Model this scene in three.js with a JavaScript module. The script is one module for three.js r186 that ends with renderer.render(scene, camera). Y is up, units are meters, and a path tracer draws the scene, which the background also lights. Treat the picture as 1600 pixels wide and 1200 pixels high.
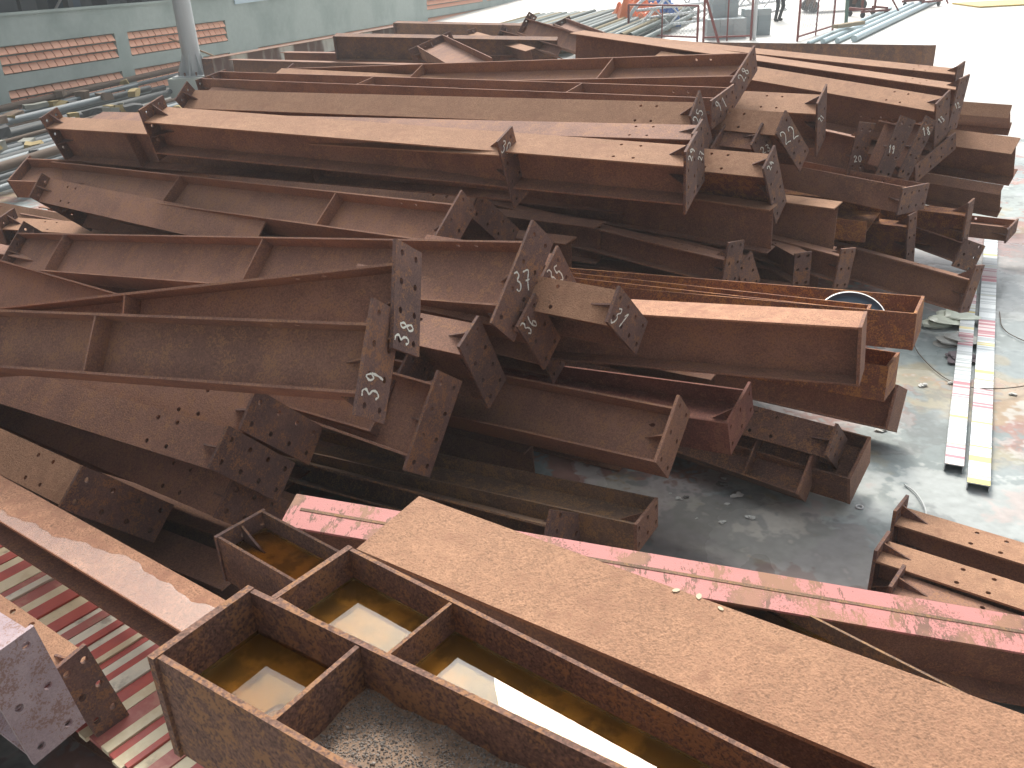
import * as THREE from 'three';
import { mergeGeometries } from 'three/addons/utils/BufferGeometryUtils.js';
import { MarchingCubes } from 'three/addons/objects/MarchingCubes.js';

// ---------------------------------------------------------------- camera
const scene = new THREE.Scene();
const camera = new THREE.PerspectiveCamera(45.81, 4 / 3, 0.05, 400);
{
  const p = 26 * Math.PI / 180, r = -3 * Math.PI / 180;
  const right = new THREE.Vector3(1, 0, 0), up = new THREE.Vector3(0, Math.cos(p), -Math.sin(p)), back = new THREE.Vector3(0, Math.sin(p), Math.cos(p));
  const R = right.clone().multiplyScalar(Math.cos(r)).addScaledVector(up, Math.sin(r));
  const U = up.clone().multiplyScalar(Math.cos(r)).addScaledVector(right, -Math.sin(r));
  camera.position.set(0, 3, 0);
  camera.quaternion.setFromRotationMatrix(new THREE.Matrix4().makeBasis(R, U, back));
}
const renderer = new THREE.WebGLRenderer({ antialias: true });
renderer.toneMapping = THREE.LinearToneMapping;
renderer.toneMappingExposure = 1.12;
renderer.shadowMap.enabled = true;

// ---------------------------------------------------------------- sky: bright hazy overcast, the veiled sun stands high in front of the camera
const sunDir = new THREE.Vector3();
{
  const az = 6 * Math.PI / 180, el = 44 * Math.PI / 180;
  sunDir.set(Math.sin(az) * Math.cos(el), Math.sin(el), -Math.cos(az) * Math.cos(el));
  const W = 512, H = 256, d = new Float32Array(W * H * 4);
  for (let j = 0; j < H; j++) for (let i = 0; i < W; i++) {
    const ph = ((i + .5) / W - .5) * Math.PI * 2, th = ((j + .5) / H - .5) * Math.PI;
    const x = Math.cos(th) * Math.cos(ph), y = Math.sin(th), z = Math.cos(th) * Math.sin(ph);
    const c = x * sunDir.x + y * sunDir.y + z * sunDir.z, g = Math.acos(Math.min(1, Math.max(-1, c))) * 180 / Math.PI;
    const wide = Math.pow((1 + c) / 2, 4) * 1.15, veil = 15 * Math.exp(-(g * g) / (17 * 17)), base = .29;
    const k = (j * W + i) * 4;
    d[k] = base * .92 + wide * .98 + veil; d[k + 1] = base * 1.0 + wide + veil * .985; d[k + 2] = base * 1.1 + wide * 1.03 + veil * .95; d[k + 3] = 1;
  }
  const t = new THREE.DataTexture(d, W, H, THREE.RGBAFormat, THREE.FloatType);
  t.mapping = THREE.EquirectangularReflectionMapping; t.magFilter = THREE.LinearFilter; t.minFilter = THREE.LinearFilter; t.wrapS = THREE.RepeatWrapping; t.needsUpdate = true;
  scene.background = t; scene.environment = t;
}
const sun = new THREE.DirectionalLight(0xfff3e2, 1.9);
sun.position.copy(sunDir).multiplyScalar(60); sun.castShadow = true; sun.shadow.radius = 24;
sun.shadow.camera.left = -25; sun.shadow.camera.right = 25; sun.shadow.camera.top = 25; sun.shadow.camera.bottom = -25; sun.shadow.camera.far = 160;
sun.shadow.mapSize.set(2048, 2048);
scene.add(sun, sun.target);

scene.fog = new THREE.FogExp2(0xe8eef0, .003);

// ---------------------------------------------------------------- helpers
let seed = 7;
const rnd = () => { seed = (seed * 1664525 + 1013904223) >>> 0; return seed / 4294967296; };
const rr = (a, b) => a + (b - a) * rnd();
function lattice(n, s) { const a = new Float32Array(n * n); let q = s * 7919 + 13; for (let i = 0; i < n * n; i++) { q = (q * 1664525 + 1013904223) >>> 0; a[i] = q / 4294967296; } return a; }
function noiseMap(S, n, s) { // tileable value noise, n cells per side
  const L = lattice(n, s), o = new Float32Array(S * S);
  for (let j = 0; j < S; j++) {
    const y = j / S * n, y0 = Math.floor(y), fy = y - y0, wy = fy * fy * (3 - 2 * fy), r0 = (y0 % n) * n, r1 = ((y0 + 1) % n) * n;
    for (let i = 0; i < S; i++) {
      const x = i / S * n, x0 = Math.floor(x), fx = x - x0, wx = fx * fx * (3 - 2 * fx), a = x0 % n, b = (x0 + 1) % n;
      o[j * S + i] = (L[r0 + a] * (1 - wx) + L[r0 + b] * wx) * (1 - wy) + (L[r1 + a] * (1 - wx) + L[r1 + b] * wx) * wy;
    }
  }
  return o;
}
function fbm(S, n0, oct, s, gain = .5) {
  const o = new Float32Array(S * S); let w = 1, tot = 0, n = n0;
  for (let k = 0; k < oct && n <= S; k++) { const m = noiseMap(S, n, s + k * 17); for (let i = 0; i < S * S; i++) o[i] += m[i] * w; tot += w; w *= gain; n *= 2; }
  for (let i = 0; i < S * S; i++) o[i] /= tot;
  return o;
}
const sm = (a, b, x) => { const t = Math.min(1, Math.max(0, (x - a) / (b - a))); return t * t * (3 - 2 * t); };
const enc = (v) => { v = Math.min(1, Math.max(0, v)); return Math.round(255 * (v <= .0031308 ? v * 12.92 : 1.055 * Math.pow(v, 1 / 2.4) - .055)); };
function tex(S, f, color = true, tile = 1) { // f(i) -> [r,g,b] linear (or 0..1 data)
  const d = new Uint8Array(S * S * 4);
  for (let i = 0; i < S * S; i++) { const c = f(i); for (let k = 0; k < 3; k++) d[i * 4 + k] = color ? enc(c[k]) : Math.round(255 * Math.min(1, Math.max(0, c[k]))); d[i * 4 + 3] = 255; }
  const t = new THREE.DataTexture(d, S, S, THREE.RGBAFormat);
  t.wrapS = t.wrapT = THREE.RepeatWrapping; t.magFilter = THREE.LinearFilter; t.minFilter = THREE.LinearMipmapLinearFilter; t.generateMipmaps = true;
  if (color) t.colorSpace = THREE.SRGBColorSpace;
  t.repeat.set(1 / tile, 1 / tile); t.needsUpdate = true; return t;
}
const mix3 = (a, b, t) => [a[0] + (b[0] - a[0]) * t, a[1] + (b[1] - a[1]) * t, a[2] + (b[2] - a[2]) * t];
const S1 = 1024;
const NF = fbm(S1, 256, 3, 3, .7), NM = fbm(S1, 12, 5, 11), NL = fbm(S1, 3, 5, 23), NG = noiseMap(S1, 512, 5), NS = fbm(S1, 40, 4, 31, .6);
const grain = tex(S1, (i) => { const v = .55 * NF[i] + .45 * NG[i]; return [v, v, v]; }, false, 1.5);
function rust(name, base, light, dark, spot, spotAmt, rough = .86, bump = .0012, gr = .75) {
  const map = tex(S1, (i) => {
    let c = mix3(base, light, sm(.42, .68, NM[i] * .55 + NL[i] * .45) * .6);
    c = mix3(c, dark, sm(.52, .72, NL[(i * 1 + 524288 + 300) % (S1 * S1)]) * .55);
    const g = 1 + gr * (1.1 * (NF[i] - .5) + .5 * (NG[i] - .5)) + .25 * (NM[i] - .5);
    c = [c[0] * g, c[1] * g, c[2] * g];
    const t0 = .625 - (spotAmt - .2) * .3;
    return mix3(c, spot, sm(t0, t0 + .06, NS[i] * .4 + NF[i] * .42 + NG[i] * .13 + NM[i] * .2) * .75);
  }, true, 1.5);
  const m = new THREE.MeshStandardMaterial({ map, roughness: rough, metalness: 0, bumpMap: grain, bumpScale: bump });
  m.name = name; return m;
}
const M = {
  rust: rust('rust', [.25, .127, .086], [.295, .152, .1], [.185, .092, .066], [.34, .17, .085], .22),
  tan: rust('lit_tan_rust', [.345, .188, .11], [.385, .212, .125], [.3, .156, .092], [.25, .125, .075], .12, .9, .0022, .75),  // for upturned flanges: tan rust with the light on them put into the colour
  dark: rust('dark_rust', [.165, .085, .06], [.2, .105, .07], [.115, .06, .046], [.3, .145, .06], .3, .86, .0015, 1.2),
  plate: rust('plate_rust', [.15, .084, .07], [.19, .102, .078], [.105, .062, .055], [.3, .14, .06], .24),
  spot: rust('spotted_rust', [.2, .08, .048], [.24, .1, .055], [.13, .058, .042], [.46, .2, .055], .38),
  old: rust('old_rust', [.19, .115, .075], [.24, .145, .09], [.12, .075, .055], [.33, .18, .075], .3),
};
M.orange = rust('orange_rust', [.41, .205, .118], [.46, .235, .135], [.34, .16, .095], [.3, .13, .08], .22, .85, .0015, 1.1);
M.red = rust('reddish_rust', [.23, .085, .06], [.28, .11, .075], [.16, .06, .05], [.32, .14, .08], .2);
// red primer that has flaked away to rust
{
  const map = tex(S1, (i) => {
    const rustc = mix3([.2, .1, .07], [.34, .17, .1], sm(.35, .65, NM[i]));
    const x = i % S1, y = Math.floor(i / S1), q = (y * S1 + ((x * 3) % S1)), q2 = (Math.floor(y / 3) * S1 + x);
    const paint = mix3([.56, .225, .205], [.48, .2, .175], sm(.4, .7, NM[i] * .7 + NF[i] * .3));
    const k = Math.max(sm(.6, .63, NS[q2] * .55 + NF[q2] * .25 + NM[i] * .2 + NL[i] * .08), sm(.72, .75, NL[i] * .7 + NM[i] * .3 + NF[i] * .2) * .85);
    return mix3(paint, rustc, k);
  }, true, 1.5);
  M.pink = new THREE.MeshStandardMaterial({ map, roughness: .7, bumpMap: grain, bumpScale: .001 });
}
M.purple = rust('primed_steel', [.40, .30, .315], [.46, .36, .37], [.32, .23, .23], [.24, .12, .08], .2, .35, .0004, .4);
M.chalk = new THREE.MeshStandardMaterial({ color: new THREE.Color().setRGB(.75, .75, .68), roughness: 1 });
const std = (r, g, b, rough = .7, metal = 0) => new THREE.MeshStandardMaterial({ color: new THREE.Color().setRGB(r, g, b), roughness: rough, metalness: metal });

function metreUV(g, ox = 0, oy = 0) { // uv in metres from the dominant axis of each vertex normal
  if (!g.attributes.normal) g.computeVertexNormals();
  const p = g.attributes.position, n = g.attributes.normal, u = new Float32Array(p.count * 2);
  for (let i = 0; i < p.count; i++) {
    const a = Math.abs(n.getX(i)), b = Math.abs(n.getY(i)), c = Math.abs(n.getZ(i));
    let s, t;
    if (b >= a && b >= c) { s = p.getX(i); t = p.getZ(i); } else if (c >= a) { s = p.getX(i); t = p.getY(i); } else { s = p.getZ(i); t = p.getY(i); }
    u[2 * i] = s + ox; u[2 * i + 1] = t + oy;
  }
  g.setAttribute('uv', new THREE.BufferAttribute(u, 2)); return g;
}
const used = {};
function numbered(n) { used[n] = (used[n] || 0) + 1; return used[n] === 1 ? n : n + '_' + String(used[n] - 1).padStart(3, '0'); }
function thing(name, label, category, pos, group) {
  const g = new THREE.Group(); g.name = numbered(name); if (pos) g.position.set(...pos);
  g.userData = { label, category, kind: 'thing' }; if (group) g.userData.group = group; scene.add(g); return g;
}
function part(parent, name, geo, mat) { const m = new THREE.Mesh(geo, mat); m.name = name; m.castShadow = m.receiveShadow = true; parent.add(m); return m; }
function single(name, label, category, geo, mat, pos, group) {
  const m = new THREE.Mesh(geo, mat); m.name = numbered(name); m.userData = { label, category, kind: 'thing' }; if (group) m.userData.group = group;
  if (pos) m.position.set(...pos); m.castShadow = m.receiveShadow = true; scene.add(m); return m;
}
function structure(name, geo, mat) { const m = new THREE.Mesh(geo, mat); m.name = name; m.userData.kind = 'structure'; m.receiveShadow = m.castShadow = true; scene.add(m); return m; }
function bx(w, h, d, x = 0, y = 0, z = 0) { const g = new THREE.BoxGeometry(w, h, d); g.translate(x, y, z); return g; }
function cyl(r, l, seg = 12, a, b) { const g = new THREE.CylinderGeometry(r, r, l, seg); return g; }
function tubeBetween(a, b, r, seg = 10, r2 = r) { // solid rod from a to b
  const A = new THREE.Vector3(...a), B = new THREE.Vector3(...b), d = B.clone().sub(A), l = d.length();
  const g = new THREE.CylinderGeometry(r2, r, l, seg); g.translate(0, l / 2, 0);
  g.applyQuaternion(new THREE.Quaternion().setFromUnitVectors(new THREE.Vector3(0, 1, 0), d.normalize())); g.translate(A.x, A.y, A.z); return g;
}
function barBetween(a, b, w, h) { // square bar
  const A = new THREE.Vector3(...a), B = new THREE.Vector3(...b), d = B.clone().sub(A), l = d.length();
  const x = d.clone().normalize(), up = Math.abs(x.y) > .95 ? new THREE.Vector3(1, 0, 0) : new THREE.Vector3(0, 1, 0), z = x.clone().cross(up).normalize(), y = z.clone().cross(x);
  const g = new THREE.BoxGeometry(l, h, w); g.translate(l / 2, 0, 0); g.applyMatrix4(new THREE.Matrix4().makeBasis(x, y, z)); g.translate(A.x, A.y, A.z); return g;
}
const LABEL = {
  39: 'rusty I-beam on its side, chalk 39 written sideways on its end plate',
  38: 'rusty I-beam under beam 39, chalk 38 written sideways on its end plate',
  37: 'long rusty I-beam on its side with big chalk 37 on its end plate',
  35: 'rusty I-beam with chalk 35 on its tilted plate, beside plate 37',
  36: 'rusty I-beam with chalk 36 on its plate, just below plate 35',
  '36b': 'rusty I-beam whose unmarked plate peeps out below plate 36',
  34: 'rusty I-beam with chalk 31 and an orange streak on its tilted plate',
  Q1: 'rusty I-beam with long unmarked slanting plate hanging below plate 38',
  Q2: 'rusty I-beam with unmarked plate half hidden behind plate 39',
  Q3: 'rusty I-beam with dark unmarked diamond plate left of plate 36',
  D1: 'rusty I-beam with broad plate hanging over the wet flanged beam',
  D2: 'rusty I-beam, lowest of three stepped plates above the flooded trough',
  D3: 'rusty I-beam, middle one of three stepped plates under beam 39',
  D4: 'rusty I-beam, topmost of three stepped plates under beam 39',
  30: 'rusty I-beam with bright tan flange and chalk 30 on its plate',
  29: 'rusty I-beam with tan bolt-holed flange and chalk 29 on its plate',
  27: 'rusty I-beam with chalk 27 on its plate, squeezed beside plate 29',
  '27b': 'rusty I-beam with unmarked plate leaning behind plate 27',
  25: 'rusty I-beam with broad tan flange and chalk 25 on its plate',
  26: 'rusty I-beam on its side with chalk 91 on its plate',
  28: 'rusty I-beam on its side, highest of the heap, chalk 28 on its plate',
  22: 'rusty I-beam with large chalk 22 on its slanting plate',
  23: 'rusty I-beam with small plate chalked 23 beside plate 22',
  24: 'speckled orange I-beam with chalk 24 on its plate',
  21: 'rusty I-beam with chalk 21 on its narrow upright plate',
  20: 'rusty I-beam with chalk 20 on its tall upright plate',
  19: 'rusty I-beam with chalk 19 on its leaning plate',
  18: 'rusty I-beam with chalk 18 on its leaning plate behind plate 19',
  17: 'rusty I-beam on its side with unmarked plate right of plate 18',
  16: 'rusty I-beam on its side, unmarked streaked plate below plates 19 and 18',
  12: 'rusty I-beam with chalk 12 on its tall leaning plate',
  11: 'rusty I-beam with unmarked plate just behind plate 12',
  13: 'rusty I-beam with chalk 13 on its plate, in front of plate 12',
  RC1: 'rusty beam with sawn end and tan flange sticking out beside plate 12',
  RC2: 'rusty beam with sawn end and broad flange sticking out right of plate 17',
  RC3: 'rusty beam with sawn end, directly under the broad sawn flange',
  MC1: 'rusty beam with sawn end under plate 29',
  MC2: 'rusty beam with sawn end and tan flange, behind the one under plate 29',
  MC3: 'rusty beam with sawn end on its side, below plate 16',
  FB: 'rusty I-beam with bright orange flange and flush end plate by the bare floor',
  B1: 'spotted rusty channel-like beam on its side holding the round pan',
  B2: 'spotted rusty beam on its side wedged between bright flange and pan trough',
  B3: 'spotted rusty beam on its side below the bright orange flange',
  B4: 'low rusty beam end resting near the floor, open trough tilted',
  T1: 'rusty I-beam on its side with end plate and a black hole in its web',
  T2: 'reddish I-beam on its side with lit trough, behind the holed web',
  T3: 'old rusty trough beam lying below the beam with the black hole',
  U1: 'rusty beam end with small plate poking out above the pink flange',
  G1: 'rusty beam on the floor with a framed square pocket at its end',
  G2: 'short plated beam resting on the framed square pocket',
  G3: 'rusty boxed beam end standing beside the framed pocket',
  pb: 'rusty I-beam with unmarked plate under the sawn beams',
  pc: 'rusty I-beam with dark narrow plate beside the plate under the sawn beams',
  pd: 'rusty I-beam with many-holed upright plate behind the spotted trough',
  pe: 'rusty I-beam with leaning holed plate behind the round pan',
  pf: 'rusty I-beam with long upright plate seen almost edge on',
  pg: 'rusty I-beam with speckled web and thin plate at the heap edge',
  ph: 'rusty beam with blank tan plate tilted at the heap edge',
  pi: 'rusty I-beam with dark web, lowest at the heap edge by the steel strips',
  pj: 'small rusty beam end with upright plate lying on bright floor',
  H1: 'rusty I-beam on the floor with gusseted plate, farther from the pink beam',
  H2: 'rusty I-beam on the floor with gusseted plate, next to the pink beam',
  H3: 'rusty I-beam on the floor squeezed between its neighbour and the pink beam',
  LA: 'rusty I-beam with bolt-holed flange and gusseted plate by the pipe stacks',
  LB: 'rusty beam trough end beside the pipe stacks',
  LC: 'rusty I-beam on its side with stiffened trough in front of beam 30',
  LCb: 'rusty I-beam with unmarked plate below plate 30',
  LD: 'rusty I-beam with tan flange running along the back of beam 37',
  LE: 'rusty I-beam with plain tan flange sticking out toward the pipe stacks',
  K1: 'dark rusty beam with broad web facing out, in front of the green wall',
  K2: 'dark rusty beam behind the broad-webbed one, with holed plate',
  K3: 'rusty trough beam with T-shaped end plate pointing at the green wall',
  K4: 'rusty I-beam with narrow tan flange right of the T-shaped end plate',
  K5: 'rusty trough beam between the narrow tan flange and the stiffened trough',
  K6: 'rusty stiffened trough beam with tall plate near the stacked tubes',
  K7: 'rusty beam with short plate beside the stiffened trough at the back',
  BW: 'deep dark rusty beam standing along the back edge of the heap',
  F1: 'flooded rusty beam trough with gravel, nearest of the two flooded troughs',
  F2: 'flooded rusty beam trough between gravel trough and broad tan flange',
  F3: 'I-beam with very broad grainy tan flange beside the flooded trough',
  F4: 'beam with flaking pink primer crossing above the bare floor',
  F5: 'rusty trough with orange water under the pink beam',
  F6: 'rusty beam with wet flange beside the red and cream strips',
  F8: 'grey-purple primed beam end with holed plate',
  F8b: 'rusty beam end with dark plate beside the primed one',
  F10: 'rusty trough with brown water and gusset, under the stepped plates',
};
const TABLE = [
['39',-0.512,1.585,-3.136,156.2,-4.5,36.4,0.268,0.204,0.095,0.079,6.0],
['38',-0.409,1.722,-3.369,159.4,-9.6,33.4,0.301,0.204,0.095,0.036,6.0],
['37',0.069,1.452,-4.325,140.0,-8.1,47.0,0.369,0.199,0.123,0.097,6.0],
['Q1',-0.399,0.913,-3.884,142.4,-0.6,37.5,0.369,0.202,0.066,0.066,6.0],
['Q2',-0.592,0.899,-4.144,141.6,-3.6,50.0,0.403,0.2,0.081,0,6.0],
['35',0.277,1.42,-4.219,146.4,0.3,-35.4,0.375,0.202,0.069,0.069,6.0],
['36',0.146,1.179,-4.328,145.3,0.5,-35.5,0.321,0.204,0.045,0.045,6.0],
['36b',0.212,0.95,-4.743,150.1,0.0,-22.2,0.406,0.171,0.08,0.081,6.0],
['34',0.632,1.121,-4.553,145.5,0.4,-46.9,0.358,0.203,0.061,0.061,6.0],
['Q3',-0.148,1.09,-4.173,147.6,0.2,-26.6,0.365,0.202,0.064,0.064,6.0],
['D1',-1.885,0.68,-3.66,143.7,-0.4,-41.8,0.392,0.2,0.101,0.076,6.0],
['D2',-1.279,0.559,-3.747,145.2,0.2,-43.5,0.356,0.203,0.067,0.06,6.0],
['D3',-1.237,0.863,-3.676,149.0,-0.0,-42.2,0.39,0.201,0.054,0.076,6.0],
['D4',-1.123,0.937,-3.88,150.8,-1.0,-44.1,0.399,0.2,0.078,0.08,6.0],
['30',0.079,1.593,-6.194,147.7,-1.0,-18.8,0.353,0.203,0.1,0.059,4.945],
['29',1.195,1.602,-5.753,155.1,2.0,-14.2,0.272,0.283,0.098,0.063,4.319],
['27',1.41,1.551,-6.535,152.9,-0.8,-12.6,0.355,0.252,0.044,0.073,6.0],
['27b',1.752,1.403,-7.291,146.4,1.1,-25.1,0.205,0.333,0.064,0.052,6.0],
['25',1.544,1.602,-7.021,148.7,-0.8,-37.9,0.427,0.243,0.122,0.08,5.412],
['26',1.756,1.749,-7.339,144.0,-0.7,82.0,0.288,0.215,0.083,0.073,6.177],
['28',2.071,1.881,-7.944,146.7,-2.7,68.5,0.386,0.222,0.116,0.104,5.415],
['22',2.267,1.5,-7.151,135.5,-0.4,-49.3,0.459,0.195,0.03,0.086,6.0],
['23',2.22,1.32,-7.764,136.5,0.2,-41.8,0.244,0.226,0.062,0.063,6.0],
['24',1.982,1.301,-6.548,142.9,-0.2,-34.1,0.41,0.223,0.09,0.08,6.0],
['21',2.699,1.503,-7.769,149.4,1.0,-21.1,0.337,0.301,0.099,0.067,6.0],
['20',3.035,1.201,-7.726,113.8,0.4,10.8,0.326,0.179,0.129,0.118,6.0],
['19',3.464,1.199,-8.015,107.6,0.3,21.2,0.386,0.171,0.077,0.08,6.0],
['18',3.797,1.119,-8.321,112.9,0.3,26.0,0.409,0.146,0.08,0.082,6.0],
['17',3.879,1.08,-8.11,127.8,0.3,73.1,0.488,0.162,0.09,0.09,6.0],
['16',3.269,1.0,-7.091,130.0,1.7,95.8,0.302,0.208,0.06,0.082,6.0],
['12',4.467,1.351,-9.053,138.2,5.1,-0.7,0.345,0.304,0.101,0.072,6.0],
['11',5.1,1.32,-10.4,136.0,3.0,-8.0,0.3,0.22,0.09,0.05,6.0],
['13',3.912,1.35,-8.163,131.6,4.4,-21.5,0.406,0.241,0.075,0.08,6.0],
['RC1',5.519,0.999,-9.939,143.8,1.4,-51.0,0.378,0.155,0,-0.0,6.0],
['RC2',4.652,0.98,-8.175,137.3,2.5,-29.3,0.374,0.22,-0.0,0.001,6.0],
['RC3',4.518,0.659,-8.045,138.5,2.9,-32.2,0.293,0.12,-0.0,0.002,6.0],
['MC1',1.975,0.999,-6.478,141.0,0.9,-5.3,0.341,0.138,0,-0.0,6.0],
['MC2',2.596,0.85,-6.878,143.4,0.9,-1.4,0.381,0.205,-0.0,-0.0,6.0],
['MC3',3.076,0.75,-7.328,146.4,-0.3,85.5,0.49,0.179,0.001,0.001,6.0],
['FB',1.708,1.126,-4.032,153.0,-3.9,-1.4,0.311,0.204,0.002,-0.0,6.0],
['B1',2.222,1.02,-4.565,150.6,-2.4,96.2,0.405,0.2,-0.0,0,6.0],
['B3',2.144,0.673,-4.616,146.8,-1.5,97.9,0.326,0.203,-0.0,0.0,6.0],
['B4',2.389,0.251,-4.997,140.9,-2.0,29.5,0.282,0.253,-0.0,0,6.0],
['T1',0.759,0.735,-3.894,145.5,-2.6,50.3,0.299,0.204,0.067,0.001,6.0],
['T2',1.168,0.669,-4.188,147.2,-4.3,78.6,0.307,0.204,0.07,0,6.0],
['T3',0.613,0.399,-3.684,150.1,-2.4,93.7,0.286,0.159,0,0,6.0],
['U1',0.203,0.404,-3.593,146.5,-3.7,34.0,0.12,0.389,0.074,0,6.0],
['G1',1.654,0.2,-4.377,139.6,1.0,42.8,0.285,0.184,0.002,0.002,6.0],
['G2',1.794,0.36,-4.397,141.5,0.0,-47.3,0.144,0.187,0.075,0.079,6.0],
['G3',1.94,0.2,-4.393,142.3,0.9,69.8,0.337,0.218,-0.0,-0.0,6.0],
['pb',1.603,0.799,-6.173,135.3,1.5,9.1,0.185,0.218,0.125,0,6.0],
['pc',1.78,0.699,-6.357,131.1,0.1,-28.7,0.185,0.192,0.055,0.058,6.0],
['pd',2.251,0.648,-6.573,102.1,-1.1,-0.1,0.218,0.139,0.019,0.028,6.0],
['pe',2.554,0.649,-6.524,125.8,0.3,9.6,0.199,0.182,0.056,0.06,6.0],
['pf',3.406,0.547,-7.324,132.6,-3.8,-1.6,0.327,0.149,0.097,0.113,6.0],
['pg',3.958,0.58,-7.51,141.4,-0.2,0.3,0.302,0.193,0.107,0.094,6.0],
['ph',3.867,0.45,-7.225,108.6,-0.4,22.6,0.174,0.243,0.033,0.035,6.0],
['pi',3.584,0.346,-6.585,131.1,3.5,13.9,0.26,0.181,0.118,0.002,6.0],
['pj',4.721,0.349,-8.144,143.0,-0.3,94.4,0.405,0.126,0.081,0.081,6.0],
['H1',1.907,0.17,-3.75,-40.0,0.8,-3.5,0.3,0.194,0.072,0.08,6.0],
['H2',1.702,0.18,-3.465,-38.5,0.2,-2.8,0.3,0.2,0.054,0.08,6.0],
['LA',-3.37,1.335,-7.022,-37.8,-0.1,46.9,0.398,0.199,0.072,0.08,6.0],
['LB',-4.517,1.199,-8.691,-13.0,-1.8,113.4,0.344,0.191,0,0.051,6.0],
['LC',-0.347,1.352,-5.626,142.0,-2.2,52.9,0.302,0.197,0.11,0,5.0],
['LCb',-0.074,1.14,-6.546,141.1,-0.3,-48.4,0.41,0.188,0.079,0.09,4.0],
['LD',-3.594,1.137,-6.585,-13.3,-2.6,9.7,0.371,0.185,0.078,0.08,5.0],
['LE',-4.444,1.029,-7.895,-33.7,-0.1,49.6,0.38,0.182,0.091,0.08,5.0],
['K1',-2.829,1.423,-17.461,-11.2,-2.7,10.9,0.424,0.2,0.001,0.0,4.0],
['K2',-2.297,1.218,-23.145,-25.6,-1.6,8.0,0.358,0.199,0.0,-0.0,4.0],
['K3',-0.947,1.591,-14.811,-75.7,-1.0,108.4,0.435,0.199,0.141,0.133,3.0],
['K4',-0.385,1.304,-18.766,-70.5,-1.2,11.0,0.245,0.188,0.079,0.027,3.0],
['K5',0.171,1.341,-18.754,-72.4,-0.8,149.0,0.152,0.191,0.025,0.115,3.0],
['K6',0.618,1.474,-18.68,-72.9,-1.9,145.3,0.301,0.192,0.053,0.136,3.5],
['K7',1.424,1.355,-20.329,-83.1,-0.1,112.2,0.268,0.193,0.026,0.094,3.5],
['BW',7.118,0.95,-15.669,121.5,-2.6,94.1,0.351,0.356,0.0,0.0,6.0],
['F1',-0.537,1.878,-1.222,-35.4,0.2,89.6,0.205,0.214,0.007,0,4.0],
['F2',-0.481,1.595,-1.726,-39.6,-0.1,90.2,0.233,0.2,-0.0,0.001,4.5],
['F3',-0.339,1.419,-2.045,-36.1,0.3,4.2,0.4,0.255,-0.0,0.0,5.0],
['F4',-1.0,0.715,-3.303,-10.3,-7.9,7.3,0.3,0.2,0,0.0,4.5],
['F6',-2.498,0.895,-3.545,-37.3,-0.0,2.0,0.16,0.184,-0.0,0.0,4.5],
['F10',-1.058,0.951,-2.904,-40.3,0.0,89.9,0.214,0.2,0.006,0.007,2.5],
['F5',1.57,0.45,-2.023,132.1,-0.0,90.0,0.4,0.2,0.0,0.0,4.0],
['F8',-1.8,0.62,-2.51,144.0,-1.6,-6.0,0.42,0.211,0.05,0.04,3.0],
['F8b',-1.73,0.36,-2.75,143.0,0.0,-10.0,0.36,0.14,0.08,0.1,3.0],
['B2',1.96,1.0,-4.6,152.0,-0.5,95.0,0.12,0.211,0.0,0.0,6.0],
];
const STIFF = {'39': [1.37], '38': [1.37], '37': [2.19, 5.06], 'LC': [2.92, 1.07], '30': [3.85, 1.79], '26': [3.78, 1.34], '28': [3.46, 1.27], 'K6': [3.34], 'F1': [0.26], 'F2': [0.33], 'F5': [0.21], 'G1': [0.32]};
const CHALK = {'39': ['39', -0.087, -0.026, 0.061, 0.01, -0.007, -0.111],
'38': ['38', -0.111, -0.022, 0.059, 0.037, 0.001, -0.109],
'37': ['37', 0.01, -0.01, 0.065, 0.086, 0.093, -0.11],
'35': ['35', 0.166, -0.003, -0.055, 0.076, 0.176, -0.011],
'36': ['36', 0.129, -0.036, -0.025, 0.073, 0.154, -0.035],
'34': ['31', 0.114, -0.027, -0.092, 0.013, -0.05, 0.096],
'30': ['30', 0.195, -0.028, -0.049, 0.068, 0.071, 0.079],
'29': ['29', 0.157, -0.06, 0.049, 0.077, 0.103, -0.183],
'27': ['27', -0.015, 0.116, 0.031, 0.073, 0.1, -0.185],
'25': ['25', 0.22, -0.014, -0.005, 0.079, 0.132, -0.093],
'26': ['91', -0.037, -0.029, 0.112, 0.009, -0.086, -0.091],
'28': ['28', -0.024, -0.033, 0.087, -0.01, -0.14, -0.108],
'22': ['22', 0.08, -0.004, -0.078, 0.092, 0.162, -0.006],
'23': ['23', -0.039, 0.017, -0.055, 0.07, 0.083, -0.005],
'24': ['24', 0.23, -0.052, 0.007, 0.079, 0.109, -0.079],
'21': ['21', 0.057, -0.1, -0.038, 0.153, 0.225, -0.279],
'20': ['20', -0.008, -0.035, 0.01, 0.086, 0.088, -0.042],
'19': ['19', -0.015, -0.038, 0.009, 0.057, 0.092, -0.037],
'18': ['18', 0.165, 0.003, 0.036, 0.068, 0.077, -0.095],
'13': ['13', 0.068, -0.074, -0.008, 0.079, 0.133, -0.113],
'12': ['12', 0.005, -0.101, -0.008, 0.16, 0.115, -0.187]};

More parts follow.
